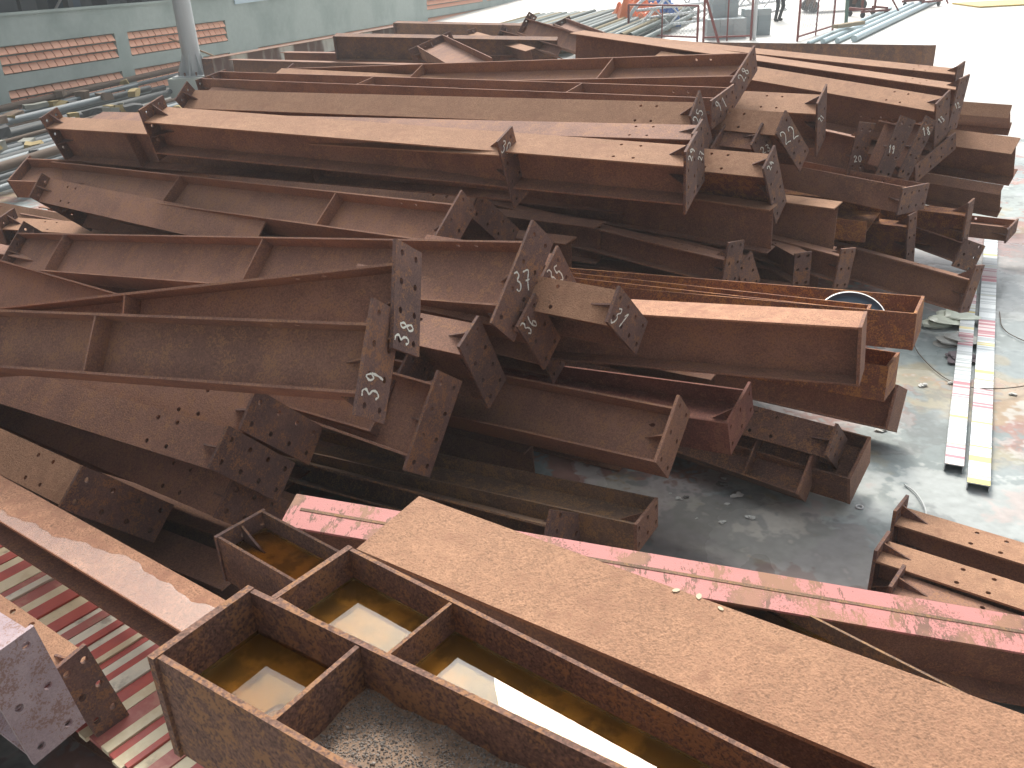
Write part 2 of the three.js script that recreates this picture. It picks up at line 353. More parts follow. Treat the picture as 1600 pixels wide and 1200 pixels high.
// ---------------------------------------------------------------- the beams
// a plate in the local y/z plane with round bolt holes, thickness t along x
function holedPlate(y0, y1, w, t, holes, r) {
  const s = new THREE.Shape(); s.moveTo(-w / 2, y0); s.lineTo(w / 2, y0); s.lineTo(w / 2, y1); s.lineTo(-w / 2, y1); s.closePath();
  for (const [y, z] of holes) { const h = new THREE.Path(); h.absarc(z, y, r, 0, Math.PI * 2, true); s.holes.push(h); }
  const g = new THREE.ExtrudeGeometry(s, { depth: t, bevelEnabled: false, curveSegments: 10 });
  g.applyMatrix4(new THREE.Matrix4().makeBasis(new THREE.Vector3(0, 0, 1), new THREE.Vector3(0, 1, 0), new THREE.Vector3(1, 0, 0)));
  flip(g); return g;
}
function flip(g) { // the basis above mirrors, so turn the triangles round
  const p = g.attributes.position, n = g.attributes.normal; const a = p.array;
  for (let i = 0; i < p.count; i += 3) for (let k = 0; k < 3; k++) { const q = a[(i + 1) * 3 + k]; a[(i + 1) * 3 + k] = a[(i + 2) * 3 + k]; a[(i + 2) * 3 + k] = q; }
  g.deleteAttribute('uv'); g.computeVertexNormals();
}
function holedFlange(L, w, t, holes, r) { // in x/z plane, thickness along y, x from 0 to L
  const s = new THREE.Shape(); s.moveTo(0, -w / 2); s.lineTo(L, -w / 2); s.lineTo(L, w / 2); s.lineTo(0, w / 2); s.closePath();
  for (const [x, z] of holes) { const h = new THREE.Path(); h.absarc(x, z, r, 0, Math.PI * 2, true); s.holes.push(h); }
  const g = new THREE.ExtrudeGeometry(s, { depth: t, bevelEnabled: false, curveSegments: 8 });
  g.rotateX(Math.PI / 2); g.deleteAttribute('uv'); g.computeVertexNormals(); return g; // occupies y in [-t, 0]
}
function triPlate(pts, t, plane) { // flat triangle; plane 'xy' (thickness along z) or 'xz' (thickness along y)
  const s = new THREE.Shape(); s.moveTo(...pts[0]); for (let i = 1; i < pts.length; i++) s.lineTo(...pts[i]); s.closePath();
  const g = new THREE.ExtrudeGeometry(s, { depth: t, bevelEnabled: false }); g.translate(0, 0, -t / 2);
  if (plane === 'xz') g.rotateX(Math.PI / 2);
  g.deleteAttribute('uv'); g.computeVertexNormals(); return g;
}
const DIG = {
  0: [[[.5, 1], [.2, .8], [.15, .4], [.35, .02], [.65, .05], [.85, .45], [.75, .85], [.5, 1]]],
  1: [[[.3, .75], [.6, 1], [.55, .5], [.5, 0]]],
  2: [[[.15, .75], [.3, 1], [.65, .98], [.75, .7], [.45, .35], [.12, .03], [.5, .08], [.9, .04]]],
  3: [[[.15, .95], [.55, 1], [.72, .8], [.4, .56], [.7, .4], [.68, .12], [.35, -.05], [.1, .1]]],
  4: [[[.55, 1], [.15, .4], [.85, .42]], [[.62, .75], [.58, -.05]]],
  5: [[[.85, 1], [.3, .96], [.25, .58], [.6, .62], [.78, .3], [.5, 0], [.15, .08]]],
  6: [[[.65, 1], [.3, .65], [.18, .25], [.45, 0], [.75, .2], [.6, .48], [.25, .3]]],
  7: [[[.1, .95], [.85, 1], [.55, .45], [.4, -.1]], [[.25, .45], [.8, .5]]],
  8: [[[.55, .52], [.25, .75], [.5, 1], [.75, .78], [.5, .5], [.2, .22], [.48, 0], [.78, .22], [.55, .52]]],
  9: [[[.75, .75], [.5, 1], [.22, .75], [.45, .52], [.75, .72], [.7, .3], [.5, -.08]]],
};
function chalkGeo(text, cy, cz, rv, uv, half, y0, y1) {
  const n = text.length, geos = [];
  let k = 1; // keep the writing on the plate
  for (let it = 0; it < 12; it++) {
    let ok = true;
    for (const sx of [-n / 2 + .14, n / 2 - .14]) for (const sy of [-.46, .46]) { const z = cz + k * (rv[1] * sx + uv[1] * sy), y = cy + k * (rv[0] * sx + uv[0] * sy); if (Math.abs(z) > half * .99 || y < y0 + .005 || y > y1 - .005) ok = false; }
    if (ok) break; k *= .92; if (it === 6) cz *= .3;
  }
  [...text].forEach((ch, i) => {
    for (const st of DIG[ch]) {
      const pts = st.map(([a, b]) => { const x = (i - n / 2 + .1 + a * .8) * k, y = (b - .5) * k; return [cy + rv[0] * x + uv[0] * y, cz + rv[1] * x + uv[1] * y]; });
      const c = new THREE.CatmullRomCurve3(pts.map(([y, z]) => new THREE.Vector3(0, y, z))), q = c.getPoints(26), P = [], I = [];
      q.forEach((v, j) => {
        const a = q[Math.max(0, j - 1)], b = q[Math.min(q.length - 1, j + 1)], dy = b.y - a.y, dz = b.z - a.z, l = Math.hypot(dy, dz) || 1, w = .0042 * (.6 + .8 * rnd());
        P.push(0, v.y - dz / l * w, v.z + dy / l * w, 0, v.y + dz / l * w, v.z - dy / l * w);
        if (j) { const o = 2 * j - 2; I.push(o, o + 2, o + 1, o + 1, o + 2, o + 3); }
      });
      const g = new THREE.BufferGeometry(); g.setAttribute('position', new THREE.Float32BufferAttribute(P, 3)); g.setIndex(I); g.computeVertexNormals(); geos.push(g);
    }
  });
  return mergeGeometries(geos);
}
const X = new THREE.Vector3(), Y = new THREE.Vector3(), Zv = new THREE.Vector3();
function orient(o, yaw, pit, roll) {
  const a = yaw * Math.PI / 180, b = pit * Math.PI / 180, c = roll * Math.PI / 180;
  X.set(Math.cos(b) * Math.cos(a), Math.sin(b), -Math.cos(b) * Math.sin(a));
  Y.set(0, 1, 0).addScaledVector(X, -X.y).normalize(); Zv.crossVectors(X, Y);
  const y2 = Y.clone().multiplyScalar(Math.cos(c)).addScaledVector(Zv, Math.sin(c)), z2 = Y.clone().multiplyScalar(-Math.sin(c)).addScaledVector(Zv, Math.cos(c));
  o.quaternion.setFromRotationMatrix(new THREE.Matrix4().makeBasis(X, y2, z2));
}
// o: m flange+web material, pm plate material, cut (no plate at the near end), far (plate at the far end), holes (flange bolt holes), st (stiffener positions)
function buildBeam(key, E, yaw, pit, roll, h, b, et, eb, L, o = {}) {
  const t = thing('steel_beam', o.label || LABEL[key] || 'rusty steel I-beam lying in the heap', 'steel beam', E, o.group || 'beams of the scrap pile');
  orient(t, yaw, pit, roll);
  const m = o.m || M.rust, pm = o.pm || M.plate, tf = .011, tw = .008, ox = rnd() * 9, oy = rnd() * 9;
  const uv = (g) => metreUV(g, ox, oy);
  const fh = o.holes === false ? [] : [[.34, -.3], [.34, .3], [.47, -.3], [.47, .3]].map(([x, z]) => [x, z * b]);
  const fl = (hs) => holedFlange(L, b, tf, hs, .0115);
  const f1 = fl(fh); f1.translate(0, h / 2, 0); part(t, 'flange', uv(f1), o.fm || m);
  const f2 = fl(o.holes2 ? fh : []); f2.translate(0, -h / 2 + tf, 0); part(t, 'flange', uv(f2), m);
  if (o.webHole) { // ragged burnt hole through the web
    const s = new THREE.Shape(), y1 = h / 2 - tf; s.moveTo(0, -y1); s.lineTo(L, -y1); s.lineTo(L, y1); s.lineTo(0, y1); s.closePath();
    const q = new THREE.Path(), [hx, hy] = o.webHole; for (let i = 0; i < 9; i++) { const a = -i / 9 * 6.283, r = .012 + .007 * Math.sin(i * 5.3); const x = hx + Math.cos(a) * r * 1.3, y = hy + Math.sin(a) * r; if (i) q.lineTo(x, y); else q.moveTo(x, y); } q.closePath(); s.holes.push(q);
    const g = new THREE.ExtrudeGeometry(s, { depth: tw, bevelEnabled: false }); g.translate(0, 0, -tw / 2); part(t, 'web', uv(g), m);
  } else part(t, 'web', uv(bx(L, h - 2 * tf, tw, L / 2, 0, 0)), m);
  const plateAt = (x, side, cz) => {
    const y0 = -h / 2 - eb, y1 = h / 2 + et, H = y1 - y0, rows = o.rows || (H > .42 ? 4 : 3), hs = [];
    for (let i = 0; i < rows; i++) { const f = .1 + .8 * i / (rows - 1); for (const z of [-.27, .27]) hs.push([y0 + H * f, z * b]); }
    const g = holedPlate(y0, y1, b * 1.02, .016, o.plain ? [] : hs, .0135); g.translate(side > 0 ? x : x - .016, 0, 0);
    const pl = part(t, 'end_plate', uv(g), pm);
    const s = side > 0 ? -1 : 1, gl = .13;
    if (et > .03) part(t, 'gusset', uv(triPlate([[x, h / 2], [x, h / 2 + et * .85], [x + s * gl, h / 2]], .009, 'xy')), pm);
    if (eb > .03) part(t, 'gusset', uv(triPlate([[x, -h / 2], [x, -h / 2 - eb * .85], [x + s * gl, -h / 2]], .009, 'xy')), pm);
    if (!o.plain && h > .18) for (const q of [-1, 1]) part(t, 'gusset', uv(triPlate([[x, q * tw / 2], [x, q * b * .46], [x + s * gl, q * tw / 2]], .009, 'xz')), pm);
    return pl;
  };
  if (!o.cut) {
    const pl = plateAt(0, -1);
    if (CHALK[key]) {
      const c = CHALK[key], g = chalkGeo(c[0], c[1], c[2], [c[3], c[4]], [c[5], c[6]], b / 2, -h / 2 - eb, h / 2 + et); g.translate(-.0175, 0, 0);
      part(pl, 'chalk_number', g, M.chalk).userData.label = 'white chalk number ' + c[0];
    }
  }
  if (o.far) plateAt(L, 1);
  const st = (o.st || []).concat(STIFF[key] || []);
  for (const x of st) for (const q of [-1, 1]) part(t, 'stiffener', uv(bx(.009, h - 2 * tf - .002, b / 2 - tw / 2 - .003, x, 0, q * (tw / 2 + (b / 2 - tw / 2 - .003) / 2 + .001))), m);
  return t;
}
const OPT = {
  30: { m: M.rust, fm: M.tan, far: 1 }, 29: { fm: M.tan, far: 1 }, 27: {}, 25: { fm: M.tan, far: 1 }, 26: { far: 1, m: M.rust }, 28: { far: 1 },
  39: { m: M.rust, st: [3.4] }, 38: {}, 37: { far: 1 }, 34: { fm: M.tan }, 22: { fm: M.tan }, 24: { m: M.spot, fm: M.tan }, 21: { fm: M.tan }, 12: { fm: M.tan }, 11: { fm: M.tan }, 13: { fm: M.tan },
  D1: { fm: M.tan }, D2: {}, D3: {}, D4: {},
  RC1: { cut: 1, fm: M.tan, holes: false }, RC2: { cut: 1, fm: M.tan, holes: false }, RC3: { cut: 1, holes: false }, MC1: { cut: 1, fm: M.tan, holes: false }, MC2: { cut: 1, fm: M.tan, holes: false }, MC3: { cut: 1, holes: false, m: M.spot },
  FB: { plain: 1, holes: false, fm: M.orange, pm: M.rust, m: M.rust }, B1: { plain: 1, holes: false, m: M.spot, pm: M.spot }, B3: { plain: 1, holes: false, m: M.spot, pm: M.spot }, B4: { plain: 1, holes: false, m: M.rust, pm: M.rust },
  T1: { pm: M.rust, holes: false, webHole: [.12, .07] }, B2: { plain: 1, holes: false, m: M.spot, pm: M.spot }, T2: { m: M.red, pm: M.red, holes: false }, T3: { m: M.old, pm: M.rust, holes: false }, U1: { m: M.old }, G1: { m: M.dark, pm: M.rust, plain: 1, holes: false }, G2: { m: M.dark }, G3: { m: M.dark, pm: M.rust, plain: 1, holes: false },
  H1: { fm: M.tan }, H2: { fm: M.tan }, LA: {}, LB: { plain: 1, holes: false }, LC: {}, LD: { fm: M.tan }, LE: { fm: M.tan },
  K1: { m: M.dark, plain: 1, holes: false }, K2: { m: M.dark, plain: 1, holes: false }, K3: { holes: false }, K4: { fm: M.tan, holes: false }, K5: { holes: false }, K6: { holes: false }, K7: { holes: false }, BW: { m: M.dark, pm: M.dark, plain: 1, holes: false },
  F1: { m: M.dark, pm: M.dark, plain: 1, holes: false }, F2: { m: M.dark, pm: M.dark, plain: 1, holes: false }, F3: { fm: M.tan, m: M.rust, cut: 1, holes: false }, F4: { fm: M.pink, m: M.rust, cut: 1, holes: false }, F5: { m: M.old, pm: M.old, plain: 1, holes: false }, F6: { m: M.rust, fm: M.orange, cut: 1, holes: false },
  F8: { m: M.purple, pm: M.purple }, F8b: { fm: M.tan }, F10: { m: M.dark, holes: false },
  pg: { m: M.spot }, pf: { m: M.spot },
};
const LEN = { 34: .8, Q3: 1.5, FB: 2.6, B1: 3.2, B2: 3.2, B3: 3.2, 35: .9, 36: 1.2, '36b': 1.2, 18: .25, 19: .22, 20: 1.8, 13: 3.2, LA: 3.0, LD: 3.2, LE: 3.2, LB: 2.6, F6: 2.1, 12: 4.4, 11: 5.0, F5: 1.25 };
// nearer or farther along the line of sight at the matching real size
const DS = { 35: 1.12, 34: .92, 18: .93, 19: .95, 23: .92, 12: .95, LA: 1.2, LD: 1.36, LE: 1.3, F8: .82, F8b: .85 };
const BEAM = {};
for (const r of TABLE) {
  const [key, x, y, z, yaw, pit, roll, h, b, et, eb] = r, L = LEN[key] || r[11];
  const d = DS[key] || 1, C = (CHALK[key] || []); for (let i = 1; i < C.length; i++) C[i] *= d;
  BEAM[key] = buildBeam(key, [x * d, 3 + (y - 3) * d, z * d], yaw, pit, roll, h * d, b * d, et * d, eb * d, L, OPT[key] || {});
}
{ // second beam lying against H2
  const q = TABLE.find((r) => r[0] === 'H2');
  buildBeam('H3', [q[1] - .02, q[2] - .02, q[3] + .23], q[4] - 1, 0, -2, q[7], .2, q[9], q[10], 6, {});
}

// beams buried under the visible ones
{
  const U = [-.848, -.53], N = [.53, -.848];
  const edge = (n) => n < 3.7 ? 3.1 - (n - 2.5) * 1.4 : n < 5 ? 1.4 - (n - 3.7) * .65 : .5;
  const at = (n, u) => [N[0] * n + U[0] * u, N[1] * n + U[1] * u];
  for (let n = 3.1, k = 0; n < 11; n += .46, k++) {
    const top = n < 4.2 ? 1 : n < 5 ? 2 : n < 6 ? 3 : 3;
    for (let l = 0; l < top; l++) {
      const u = edge(n) + [1.1, 1.5, 2.4][l] + rr(0, .3), q = at(n + rr(-.04, .04), u);
      buildBeam('x', [q[0], .16 + l * .325, q[1]], 148 + rr(-2, 2), 0, rr(-4, 4), .3, .2, 0, 0, l < 2 && n < 7 ? 7.4 : 5.2, { cut: 1, holes: false, m: M.rust, label: 'rusty I-beam buried deep under the heap of beams', group: 'beams buried in the heap' });
    }
  }
  for (const [n, u, y] of [[13, 8.6, 1.0], [13.6, 8.2, .6], [14.4, 8.4, 1.0], [15.2, 8, .6], [12.2, 6, 1.0], [11.6, 5, .8], [12.8, 5, .5], [11.2, 1.8, .7], [12, 2, .4], [12.6, 2.4, .7]]) {
    const q = at(n, u); buildBeam('x', [q[0], y, q[1]], 148 + rr(-3, 3), 0, rr(-5, 5), .4, .22, 0, 0, 5.5, { cut: 1, holes: false, m: M.rust, label: 'rusty I-beam buried deep under the heap of beams', group: 'beams buried in the heap' });
  }
  for (const [n, u] of [[1.5, 2.9], [1.75, 3.0], [2.0, 3.0], [2.3, 3.05], [2.6, 3.0], [2.85, 2.8]]) {
    const q = at(n, u); buildBeam('x', [q[0], .16, q[1]], 148 + rr(-3, 3), 0, rr(-5, 5), .3, .21, 0, 0, 5, { cut: 1, holes: false, m: M.rust, label: 'rusty I-beam on the floor under the stepped plates', group: 'beams under the stepped plates' });
  }
  // girders under the foreground beams
  for (const [k, bot, hh] of [['F1', 1.768, .8], ['F1', .965, .8], ['F2', 1.487, .72], ['F2', .765, .72], ['F3', 1.217, .58], ['F3', .635, .58]]) {
    const r = TABLE.find((t) => t[0] === k), a = r[4] * Math.PI / 180, off = .5 + rnd() * .1;
    buildBeam('x', [r[1] + Math.cos(a) * off, bot - hh / 2, r[3] - Math.sin(a) * off], r[4], 0, 0, hh, .19, 0, 0, 3.4, { cut: 1, holes: false, m: M.rust, label: 'deep rusty girder stacked beneath the foreground troughs', group: 'girders under the troughs' });
  }
}
{ const r = TABLE.find((t) => t[0] === 'F8'); buildBeam('x', [r[1] * .82 - .5, .39, r[3] * .82 - .36], r[4], 0, 0, .78, .2, 0, 0, 2.4, { cut: 1, holes: false, m: M.rust, label: 'rusty beam carrying the grey-purple primed beam end', group: 'low bearing beams' }); }

// ---------------------------------------------------------------- setting: yard floor
{
  const S = 1024, A = fbm(S, 4, 6, 51), B = fbm(S, 7, 6, 67), Cc = fbm(S, 16, 5, 83), D = fbm(S, 128, 3, 91);
  const wrap = (i, dx, dy) => { const x = ((i % S) + dx) % S, y = (Math.floor(i / S) + dy) % S; return y * S + x; };
  const col = tex(S, (i) => {
    let c = mix3([.235, .275, .275], [.33, .37, .36], sm(.4, .65, A[i]));
    c = mix3(c, [.34, .15, .115], sm(.52, .56, B[i] * .62 + Cc[i] * .3 + D[i] * .12) * .75);
    c = mix3(c, [.4, .33, .2], sm(.6, .66, B[wrap(i, 300, 500)] * .6 + Cc[wrap(i, 100, 90)] * .45) * .6);
    c = mix3(c, [.46, .48, .47], sm(.56, .6, A[wrap(i, 512, 200)] * .5 + Cc[i] * .4 + D[i] * .15) * .6);
    c = mix3(c, [.13, .14, .14], sm(.54, .58, A[wrap(i, 100, 700)] * .5 + B[wrap(i, 700, 100)] * .4 + D[i] * .12) * .6);
    const g = .8 + .4 * D[i]; return [c[0] * g, c[1] * g, c[2] * g];
  }, true, 6.5);
  const rough = tex(S, (i) => { const v = .22 + .5 * sm(.42, .58, A[wrap(i, 333, 90)] * .6 + Cc[i] * .4); return [v, v, v]; }, false, 6.5);
  const bmp = tex(S, (i) => { const v = .6 * D[i] + .4 * Cc[i]; return [v, v, v]; }, false, 6.5);
  const far = tex(S, (i) => { let c = mix3([.46, .45, .42], [.56, .55, .52], sm(.4, .65, A[i])); c = mix3(c, [.36, .33, .28], sm(.56, .66, B[i]) * .5); const g = .9 + .2 * D[i]; return [c[0] * g, c[1] * g, c[2] * g]; }, true, 17);
  const plane = (x0, x1, z0, z1, y) => { const g = new THREE.PlaneGeometry(x1 - x0, z1 - z0); g.rotateX(-Math.PI / 2); g.translate((x0 + x1) / 2, y, (z0 + z1) / 2); return metreUV(g, .37, 2.9); };
  structure('ground', plane(-130, 130, -170, 60, 0), new THREE.MeshStandardMaterial({ map: far, roughness: .5, bumpMap: bmp, bumpScale: .004 }));
  structure('yard_floor', plane(-9, 9, -13.5, 6, .004), new THREE.MeshStandardMaterial({ map: col, roughness: 1, roughnessMap: rough, bumpMap: bmp, bumpScale: .003 }));
}
// ---------------------------------------------------------------- green-grey wall with terracotta ventilation blocks
{
  const S = 512, A = fbm(S, 3, 6, 131), B = fbm(S, 48, 3, 137);
  const wallTex = tex(S, (i) => { const x = i % S, y = Math.floor(i / S), st = A[((y >> 4) * S + x)]; let c = mix3([.33, .39, .365], [.41, .47, .44], sm(.35, .65, A[i])); c = mix3(c, [.28, .32, .3], sm(.55, .7, st) * .45); const g = .94 + .12 * B[i]; return [c[0] * g, c[1] * g, c[2] * g]; }, true, 4);
  const conc = new THREE.MeshStandardMaterial({ map: wallTex, roughness: .9 });
  const tiles = [0, 1, 2, 3].map((k) => { const m = std(.76 + .03 * k, .41 + .016 * k, .285 + .01 * k, .85); return m; });
  const w = thing('boundary_wall', 'green-grey concrete wall with terracotta ventilation blocks', 'wall', [-10.18, 0, -19.48]);
  w.rotation.set(0, 71.72 * Math.PI / 180, -.022, 'YXZ');
  const bays = [[-8.55, -4.7, 1], [-4.25, -.15, 1], [.3, 3.85, 1], [4.31, 8.48, 1], [9.97, 15.02, 0], [15.66, 20.15, 0], [23.59, 31, 1], [31.6, 38, 1]];
  const geos = [], T = .22, y0 = -1.2, yt = 2.12;
  const solid = (x0, x1, a, b, t = T) => geos.push(metreUV(bx(x1 - x0, b - a, t, (x0 + x1) / 2, (a + b) / 2, -t / 2)));
  let x = -14;
  for (const [a, b] of bays) { solid(x, a, y0, yt); x = b; } solid(x, 60, y0, yt);
  const s = new THREE.Shape([[0, .004], [.085, .018], [.012, .15], [0, .158]].map(([z, y]) => new THREE.Vector2(z, y)));
  const mk = (wd) => { const g = new THREE.ExtrudeGeometry(s, { depth: wd - .03, bevelEnabled: false }); g.rotateY(-Math.PI / 2); g.scale(1, 1, 1); g.translate((wd - .03) / 2, 0, 0); g.deleteAttribute('uv'); g.computeVertexNormals(); return g; };
  const farG = [];
  for (const [a, b, two] of bays) {
    solid(a, b, two ? 1.55 : .70, yt); if (two) solid(a, b, .70, 1.0); solid(a, b, y0, .15);
    for (const base of two ? [.15, 1.0] : [.15]) {
      geos.push(metreUV(bx(b - a, .55, .06, (a + b) / 2, base + .275, -.15)));
      const n = Math.round((b - a) / .255), cw = (b - a) / n, g0 = mk(cw); g0.rotateY(0);
      for (let r = 0; r < 3; r++) for (let i = 0; i < n; i++) {
        const px = a + (i + .5) * cw, py = base + .006 + r * .183;
        if (a > 0 && a < 9) { const m = part(w, 'ventilation_block', g0, tiles[Math.floor(rnd() * 4)]); m.position.set(px, py, -.075 + rr(-.004, .004)); m.rotation.y = Math.PI; m.rotation.y = 0; } else { const c = g0.clone(); c.translate(px, py, -.075); farG.push(c); }
      }
    }
  }
  part(w, 'concrete_frame', mergeGeometries(geos.map((g) => g.toNonIndexed())), conc);
  const fb = part(w, 'ventilation_blocks', mergeGeometries(farG), tiles[1]); fb.userData.kind = 'stuff';
  part(w, 'coping', metreUV(bx(74, .05, .3, 23, yt + .025, -.11)), conc);
}

// ---------------------------------------------------------------- water, silt and gravel in the troughs (in the local frame of each trough: up is -z)
{
  const water = new THREE.MeshPhysicalMaterial({ color: 0xffffff, roughness: 0, transmission: 1, thickness: .012, ior: 1.34, attenuationColor: new THREE.Color().setRGB(.72, .5, .2), attenuationDistance: .035 });
  const siltTex = tex(512, (() => { const A = fbm(512, 8, 6, 201, .6), B = fbm(512, 3, 5, 207); return (i) => { let c = mix3([.17, .1, .03], [.36, .2, .05], sm(.38, .66, A[i])); c = mix3(c, [.09, .065, .03], sm(.48, .66, B[i]) * .7); return c; }; })(), true, .5);
  const silt = new THREE.MeshStandardMaterial({ map: siltTex, roughness: 1 });
  const sandTex = tex(512, (() => { const A = fbm(512, 64, 4, 211, .8), B = fbm(512, 4, 4, 217); return (i) => { const g = .65 + .7 * A[i]; const c = mix3([.23, .15, .1], [.18, .125, .09], B[i]); return [c[0] * g, c[1] * g, c[2] * g]; }; })(), true, .3);
  const sand = new THREE.MeshStandardMaterial({ map: sandTex, roughness: 1, bumpMap: grain, bumpScale: .002 });
  const pool = (key, x0, x1, half, level) => {
    const t = BEAM[key];
    part(t, 'silt', metreUV(bx(x1 - x0, half * 2, .003, (x0 + x1) / 2, 0, -.0056)), silt);
    const m = part(t, 'water', metreUV(bx(x1 - x0, half * 2, level - .0076, (x0 + x1) / 2, 0, -(level + .0076) / 2)), water); m.castShadow = false;
  };
  const bed = (key, x0, x1, half, f, nx = 70, ny = 24) => { // heaped silt, f(x, y) = height over the web
    const P = [], I = [];
    for (let j = 0; j <= ny; j++) for (let i = 0; i <= nx; i++) { const x = x0 + (x1 - x0) * i / nx, y = -half + 2 * half * j / ny; P.push(x, y, -f(x, y)); }
    for (let j = 0; j < ny; j++) for (let i = 0; i < nx; i++) { const a = j * (nx + 1) + i; I.push(a, a + nx + 1, a + 1, a + 1, a + nx + 1, a + nx + 2); }
    const g = new THREE.BufferGeometry(); g.setAttribute('position', new THREE.Float32BufferAttribute(P, 3)); g.setIndex(I); g.computeVertexNormals(); metreUV(g);
    return part(BEAM[key], 'sand', g, sand);
  };
  const hs = (v) => { const q = Math.sin(v * 127.1) * 43758.5453; return q - Math.floor(q); };
  const wob = (x, y) => .004 * Math.sin(x * 37 + y * 21) + .003 * Math.sin(x * 91 - y * 63) + .0025 * (hs(Math.round(x * 300) + Math.round(y * 300) * 57) - .5);
  pool('F1', .001, .256, .0945, .022);
  bed('F1', .08, .256, .0945, (x, y) => -.002 + .036 * sm(.1, .256, x + .9 * y - .03 + wob(x, y) * 3) + wob(x, y) * .3);
  const fh = (x, y) => .016 + .03 * sm(.27, .42, x) * sm(-.1, .1, y) + .012 * sm(.5, 1.2, x) + wob(x, y);
  bed('F1', .265, 2.6, .0945, fh, 240, 26);
  { // loose gravel on the sand
    const st = new THREE.IcosahedronGeometry(1, 0), n = 7000, im = new THREE.InstancedMesh(st, std(1, 1, 1, .95), n), m4 = new THREE.Matrix4(), q = new THREE.Quaternion(), c = new THREE.Color();
    for (let i = 0; i < n; i++) {
      const x = .27 + .42 * Math.pow(rnd(), 1.1), y = rr(-.09, .09), r = rr(.0008, .0022) * (rnd() < .06 ? 1.6 : 1);
      q.setFromEuler(new THREE.Euler(rnd() * 6, rnd() * 6, rnd() * 6)); m4.compose(new THREE.Vector3(x, y, -fh(x, y) - r * .2), q, new THREE.Vector3(r, r * rr(.6, 1), r * rr(.6, 1)));
      im.setMatrixAt(i, m4); const g = rr(.09, .24); c.setRGB(g * 1.15, g, g * .88); im.setColorAt(i, c);
    }
    im.name = 'gravel'; im.userData.kind = 'stuff'; BEAM.F1.add(im);
  }
  pool('F2', .001, .326, .104, .02); pool('F2', .335, 3.2, .104, .02);
  pool('F5', .22, 1.2, .187, .03); pool('F10', .001, 2.0, .094, .03);
  // water standing on the flange of F6
  const r = TABLE.find((t) => t[0] === 'F6'), h = r[7], b = r[8], P = [], I = [], n = 90, L = 2.08;
  for (let i = 0; i <= n; i++) {
    const x = .35 + (L - .37) * i / n, e = b / 2 * (.9 - 1.35 * sm(.1, 1.4, x)) + .012 * Math.sin(x * 9) + .008 * Math.sin(x * 23 + 1) + .004 * Math.sin(x * 61);
    const z1 = b / 2 - .003, z0 = Math.min(z1 - .006, e);
    P.push(x, h / 2 + .0004, z0, x, h / 2 + .0012, Math.min(z0 + .012, z1), x, h / 2 + .0012, z1);
    if (i) { const o = 3 * i - 3; I.push(o, o + 1, o + 3, o + 3, o + 1, o + 4, o + 1, o + 2, o + 4, o + 4, o + 2, o + 5); }
  }
  const g = new THREE.BufferGeometry(); g.setAttribute('position', new THREE.Float32BufferAttribute(P, 3)); g.setIndex(I); g.computeVertexNormals();
  part(BEAM.F6, 'water_film', g, new THREE.MeshPhysicalMaterial({ roughness: .1, transmission: 1, thickness: 0, ior: 1.75 })).castShadow = false;
}
// ---------------------------------------------------------------- rack of red and cream painted strips under the wet beam
{
  const O = new THREE.Vector3(-2.3, .6, -3.0), w = new THREE.Vector3(1.02, 0, .83).normalize(), v = new THREE.Vector3(.63, 0, -.777).normalize(), n = new THREE.Vector3().crossVectors(new THREE.Vector3(0, 1, 0), v), lenV = .66;
  const t = thing('strip_rack', 'rack of red and cream painted steel strips below the wet flange', 'steel strips', O.toArray());
  const wear = (a, b, s) => { const N = fbm(256, 6, 5, s, .6), K = fbm(256, 2, 4, s + 9); return new THREE.MeshStandardMaterial({ map: tex(256, (i) => mix3(mix3(a, b, sm(.4, .65, N[i])), [.2, .16, .12], sm(.6, .72, K[i] * .5 + N[i] * .55) * .6), true, .4), roughness: .5 }); };
  const mats = [wear([.5, .1, .075], [.42, .085, .07], 301), wear([.74, .64, .44], [.68, .56, .36], 311), wear([.4, .12, .1], [.48, .2, .15], 321), wear([.76, .7, .56], [.66, .62, .5], 331)];
  let p = -.5, k = 0;
  const step = Math.abs(n.dot(w));
  while (p < 1.5) {
    const wd = rr(.026, .085), m = mats[(k % 2) + (rnd() < .3 ? 2 : 0)], hgt = rr(.012, .026);
    const mm = part(t, 'strip', metreUV(new THREE.BoxGeometry(wd - .002, hgt, lenV + rr(-.03, .03)), rnd() * 3, rnd() * 3), m);
    mm.quaternion.setFromRotationMatrix(new THREE.Matrix4().makeBasis(n, new THREE.Vector3(0, 1, 0), v));
    mm.position.copy(w).multiplyScalar(p + wd / step / 2).addScaledVector(v, lenV / 2 - .04); mm.position.y = hgt / 2;
    p += wd / step; k++;
  }
  for (const f of [.08, .5]) { const a = w.clone().multiplyScalar(-.55).addScaledVector(v, f), b = w.clone().multiplyScalar(1.55).addScaledVector(v, f); part(t, 'rail', barBetween([a.x, -.042, a.z], [b.x, -.042, b.z], .05, .084), M.dark); }
  for (const s of [0, 1.1]) for (const f of [.08, .5]) { const a = w.clone().multiplyScalar(s).addScaledVector(v, f); part(t, 'leg', bx(.06, .51, .06, a.x, -.34, a.z), M.dark); }
}
// ---------------------------------------------------------------- round pan in the spotted trough
{
  const t = thing('round_pan', 'round white-rimmed pan with dark blue inside, lying in the spotted trough', 'pan', [1.93, .99, -4.72]);
  const pr = [[0, 0], [.15, 0], [.165, .012], [.175, .03], [.182, .03], [.185, .024], [.172, -.002], [.158, -.008], [0, -.008]].map(([x, y]) => new THREE.Vector2(x, y));
  part(t, 'pan_body', new THREE.LatheGeometry(pr.slice(5).concat(pr.slice(0, 1)), 48), std(.75, .75, .74, .4));
  part(t, 'pan_inside', new THREE.LatheGeometry(pr.slice(0, 4), 48), std(.03, .06, .1, .35));
  part(t, 'rim', new THREE.LatheGeometry(pr.slice(3, 6), 48), std(.8, .8, .78, .35));
  t.rotation.set(.5, 0, .1);
}

